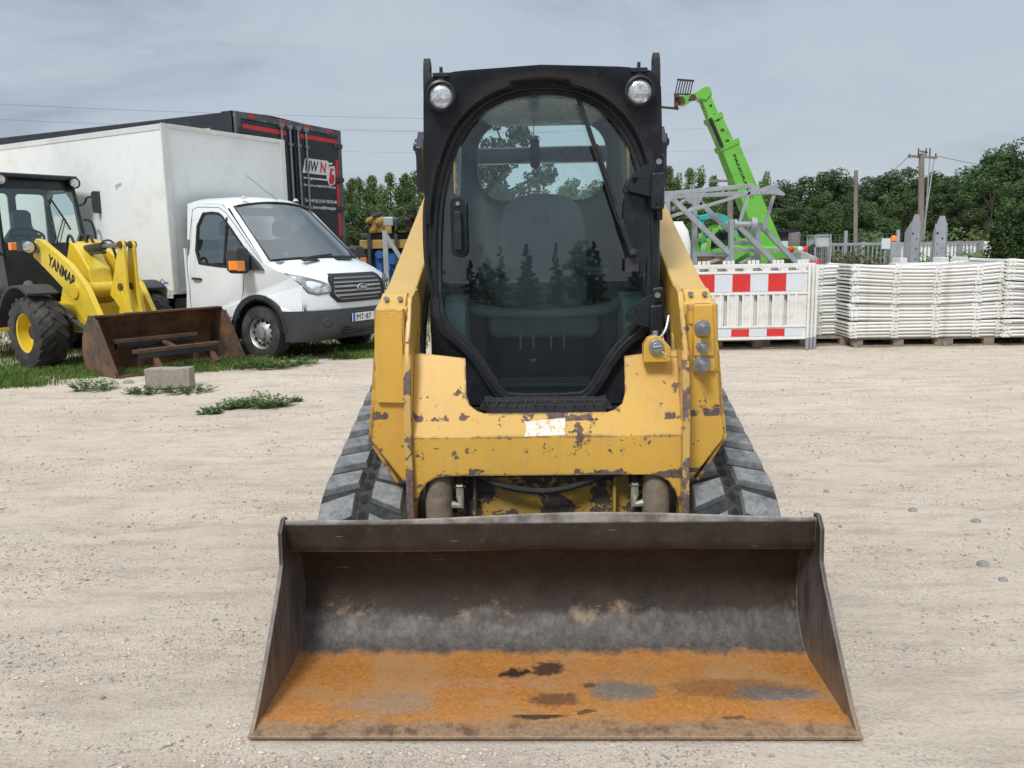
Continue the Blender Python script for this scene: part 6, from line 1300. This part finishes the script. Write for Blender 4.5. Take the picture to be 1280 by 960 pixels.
# pebbles
rnd = random.Random(11); mats = [pbr('pebble_pale', (.56, .49, .41), .9, var=.3), pbr('pebble_grey', (.36, .335, .31), .9, var=.4), pbr('pebble_brown', (.36, .27, .20), .9, var=.3)]
ico = [(0, 0, 1), (.9, 0, .3), (.28, .85, .3), (-.73, .53, .3), (-.73, -.53, .3), (.28, -.85, .3), (.6, .5, -.6), (-.6, .5, -.6), (0, -.8, -.6)]
icf = [(0, 1, 2), (0, 2, 3), (0, 3, 4), (0, 4, 5), (0, 5, 1), (1, 6, 2), (2, 7, 3), (3, 7, 4), (4, 8, 5), (5, 8, 1), (1, 8, 6), (2, 6, 7)]
for mi, (mt, n) in enumerate(zip(mats, (17000, 9000, 6000))):
    mb = MB(); c = 0
    while c < n:
        y = 1.6 * math.exp(rnd.uniform(0, 2.1)); x = rnd.uniform(-.68, .68) * y * 1.05
        if 2.2 < y < 4.9 and abs(x - .1 - y * .02) < .9: continue
        dn = noise.noise(Vector((x * 1.1, y * 2.6, 5))) + .5 * noise.noise(Vector((x * 3, y * 6, 2)))
        if rnd.random() > .35 + dn * 1.3: continue
        r = min(.010, .0021 * math.exp(abs(rnd.gauss(0, .55)))) * (.75 + y * .07); a = rnd.uniform(0, 6.28); ca, sa = math.cos(a), math.sin(a); z = gz(x, y) + r * .25; fx, fz = rnd.uniform(.9, 1.6), rnd.uniform(.5, .9)
        mb.add([(x + r * (p[0] * fx * ca - p[1] * sa), y + r * (p[0] * fx * sa + p[1] * ca), z + r * p[2] * fz) for p in ico], icf); c += 1
    tag(mb.build('pebbles', mt, None, smooth=0, fix=False), 'loose ' + ('pale', 'grey', 'brown')[mi] + ' pebbles scattered over the gravel yard', 'gravel', kind='stuff')
# ================================================================== WORLD + SUN
w = bpy.data.worlds.new('World'); scn.world = w; w.use_nodes = True; nt = w.node_tree; N = nt.nodes; Lk = nt.links
bg = N['Background']; sky = N.new('ShaderNodeTexSky'); sky.sky_type = 'NISHITA'; sky.sun_disc = False
SEL, SAZ = R(47), R(203)
sky.sun_elevation = SEL; sky.sun_rotation = SAZ
tc = N.new('ShaderNodeTexCoord'); mp = N.new('ShaderNodeMapping'); mp.inputs['Scale'].default_value = (1, 1, 3.6); Lk.new(tc.outputs['Generated'], mp.inputs[0])
def wn(sc, d, r, off=(0, 0, 0)):
    n = N.new('ShaderNodeTexNoise'); n.inputs['Scale'].default_value = sc; n.inputs['Detail'].default_value = d; n.inputs['Roughness'].default_value = r; n.inputs['Distortion'].default_value = .3; Lk.new(mp.outputs[0], n.inputs[0]); return n.outputs['Fac']
def wmap(v, a, b, c=0., d=1.):
    n = N.new('ShaderNodeMapRange'); n.interpolation_type = 'SMOOTHSTEP'
    for i, q in zip((1, 2, 3, 4), (a, b, c, d)): n.inputs[i].default_value = q
    Lk.new(v, n.inputs[0]); return n.outputs[0]
def wmix(f, a, b, mode='MIX'):
    n = N.new('ShaderNodeMix'); n.data_type = 'RGBA'; n.blend_type = mode
    for sock, v in ((n.inputs[0], f), (n.inputs[6], a), (n.inputs[7], b)):
        if isinstance(v, tuple): sock.default_value = (*v, 1)
        elif isinstance(v, (int, float)): sock.default_value = v
        else: Lk.new(v, sock)
    return n.outputs[2]
sp = N.new('ShaderNodeSeparateXYZ'); Lk.new(tc.outputs['Generated'], sp.inputs[0])
K = 10.0      # colours below are divided by the background strength
cl = wmix(wmap(wn(1.5, 7, .58), .36, .60), (.285 * K, .345 * K, .43 * K), (.50 * K, .57 * K, .65 * K))
cl = wmix(wmap(wn(3.2, 7, .62), .46, .66, 0, .7), cl, (.54 * K, .60 * K, .66 * K))
cl = wmix(wmap(sp.outputs[2], .0, .17, .65, 0), cl, (.56 * K, .61 * K, .66 * K))
cl = wmix(wmap(sp.outputs[2], .42, .95), cl, (1.30 * K, 1.36 * K, 1.44 * K))
cl = wmix(wmap(sp.outputs[2], -.02, .0, 1, 0), cl, (.25 * K, .22 * K, .18 * K))
fin = wmix(.08, cl, sky.outputs[0]); Lk.new(fin, bg.inputs[0]); bg.inputs[1].default_value = .1
sl = bpy.data.lights.new('sun', 'SUN'); so = bpy.data.objects.new('sun', sl); col.objects.link(so); sl.energy = 2.5; sl.angle = R(14); sl.color = (1, .975, .94)
so.rotation_euler = Vector((math.sin(SAZ) * math.cos(SEL), math.cos(SAZ) * math.cos(SEL), math.sin(SEL))).to_track_quat('Z', 'Y').to_euler()
scn.view_settings.view_transform = 'Standard'; scn.view_settings.look = 'None'; scn.view_settings.exposure = 0
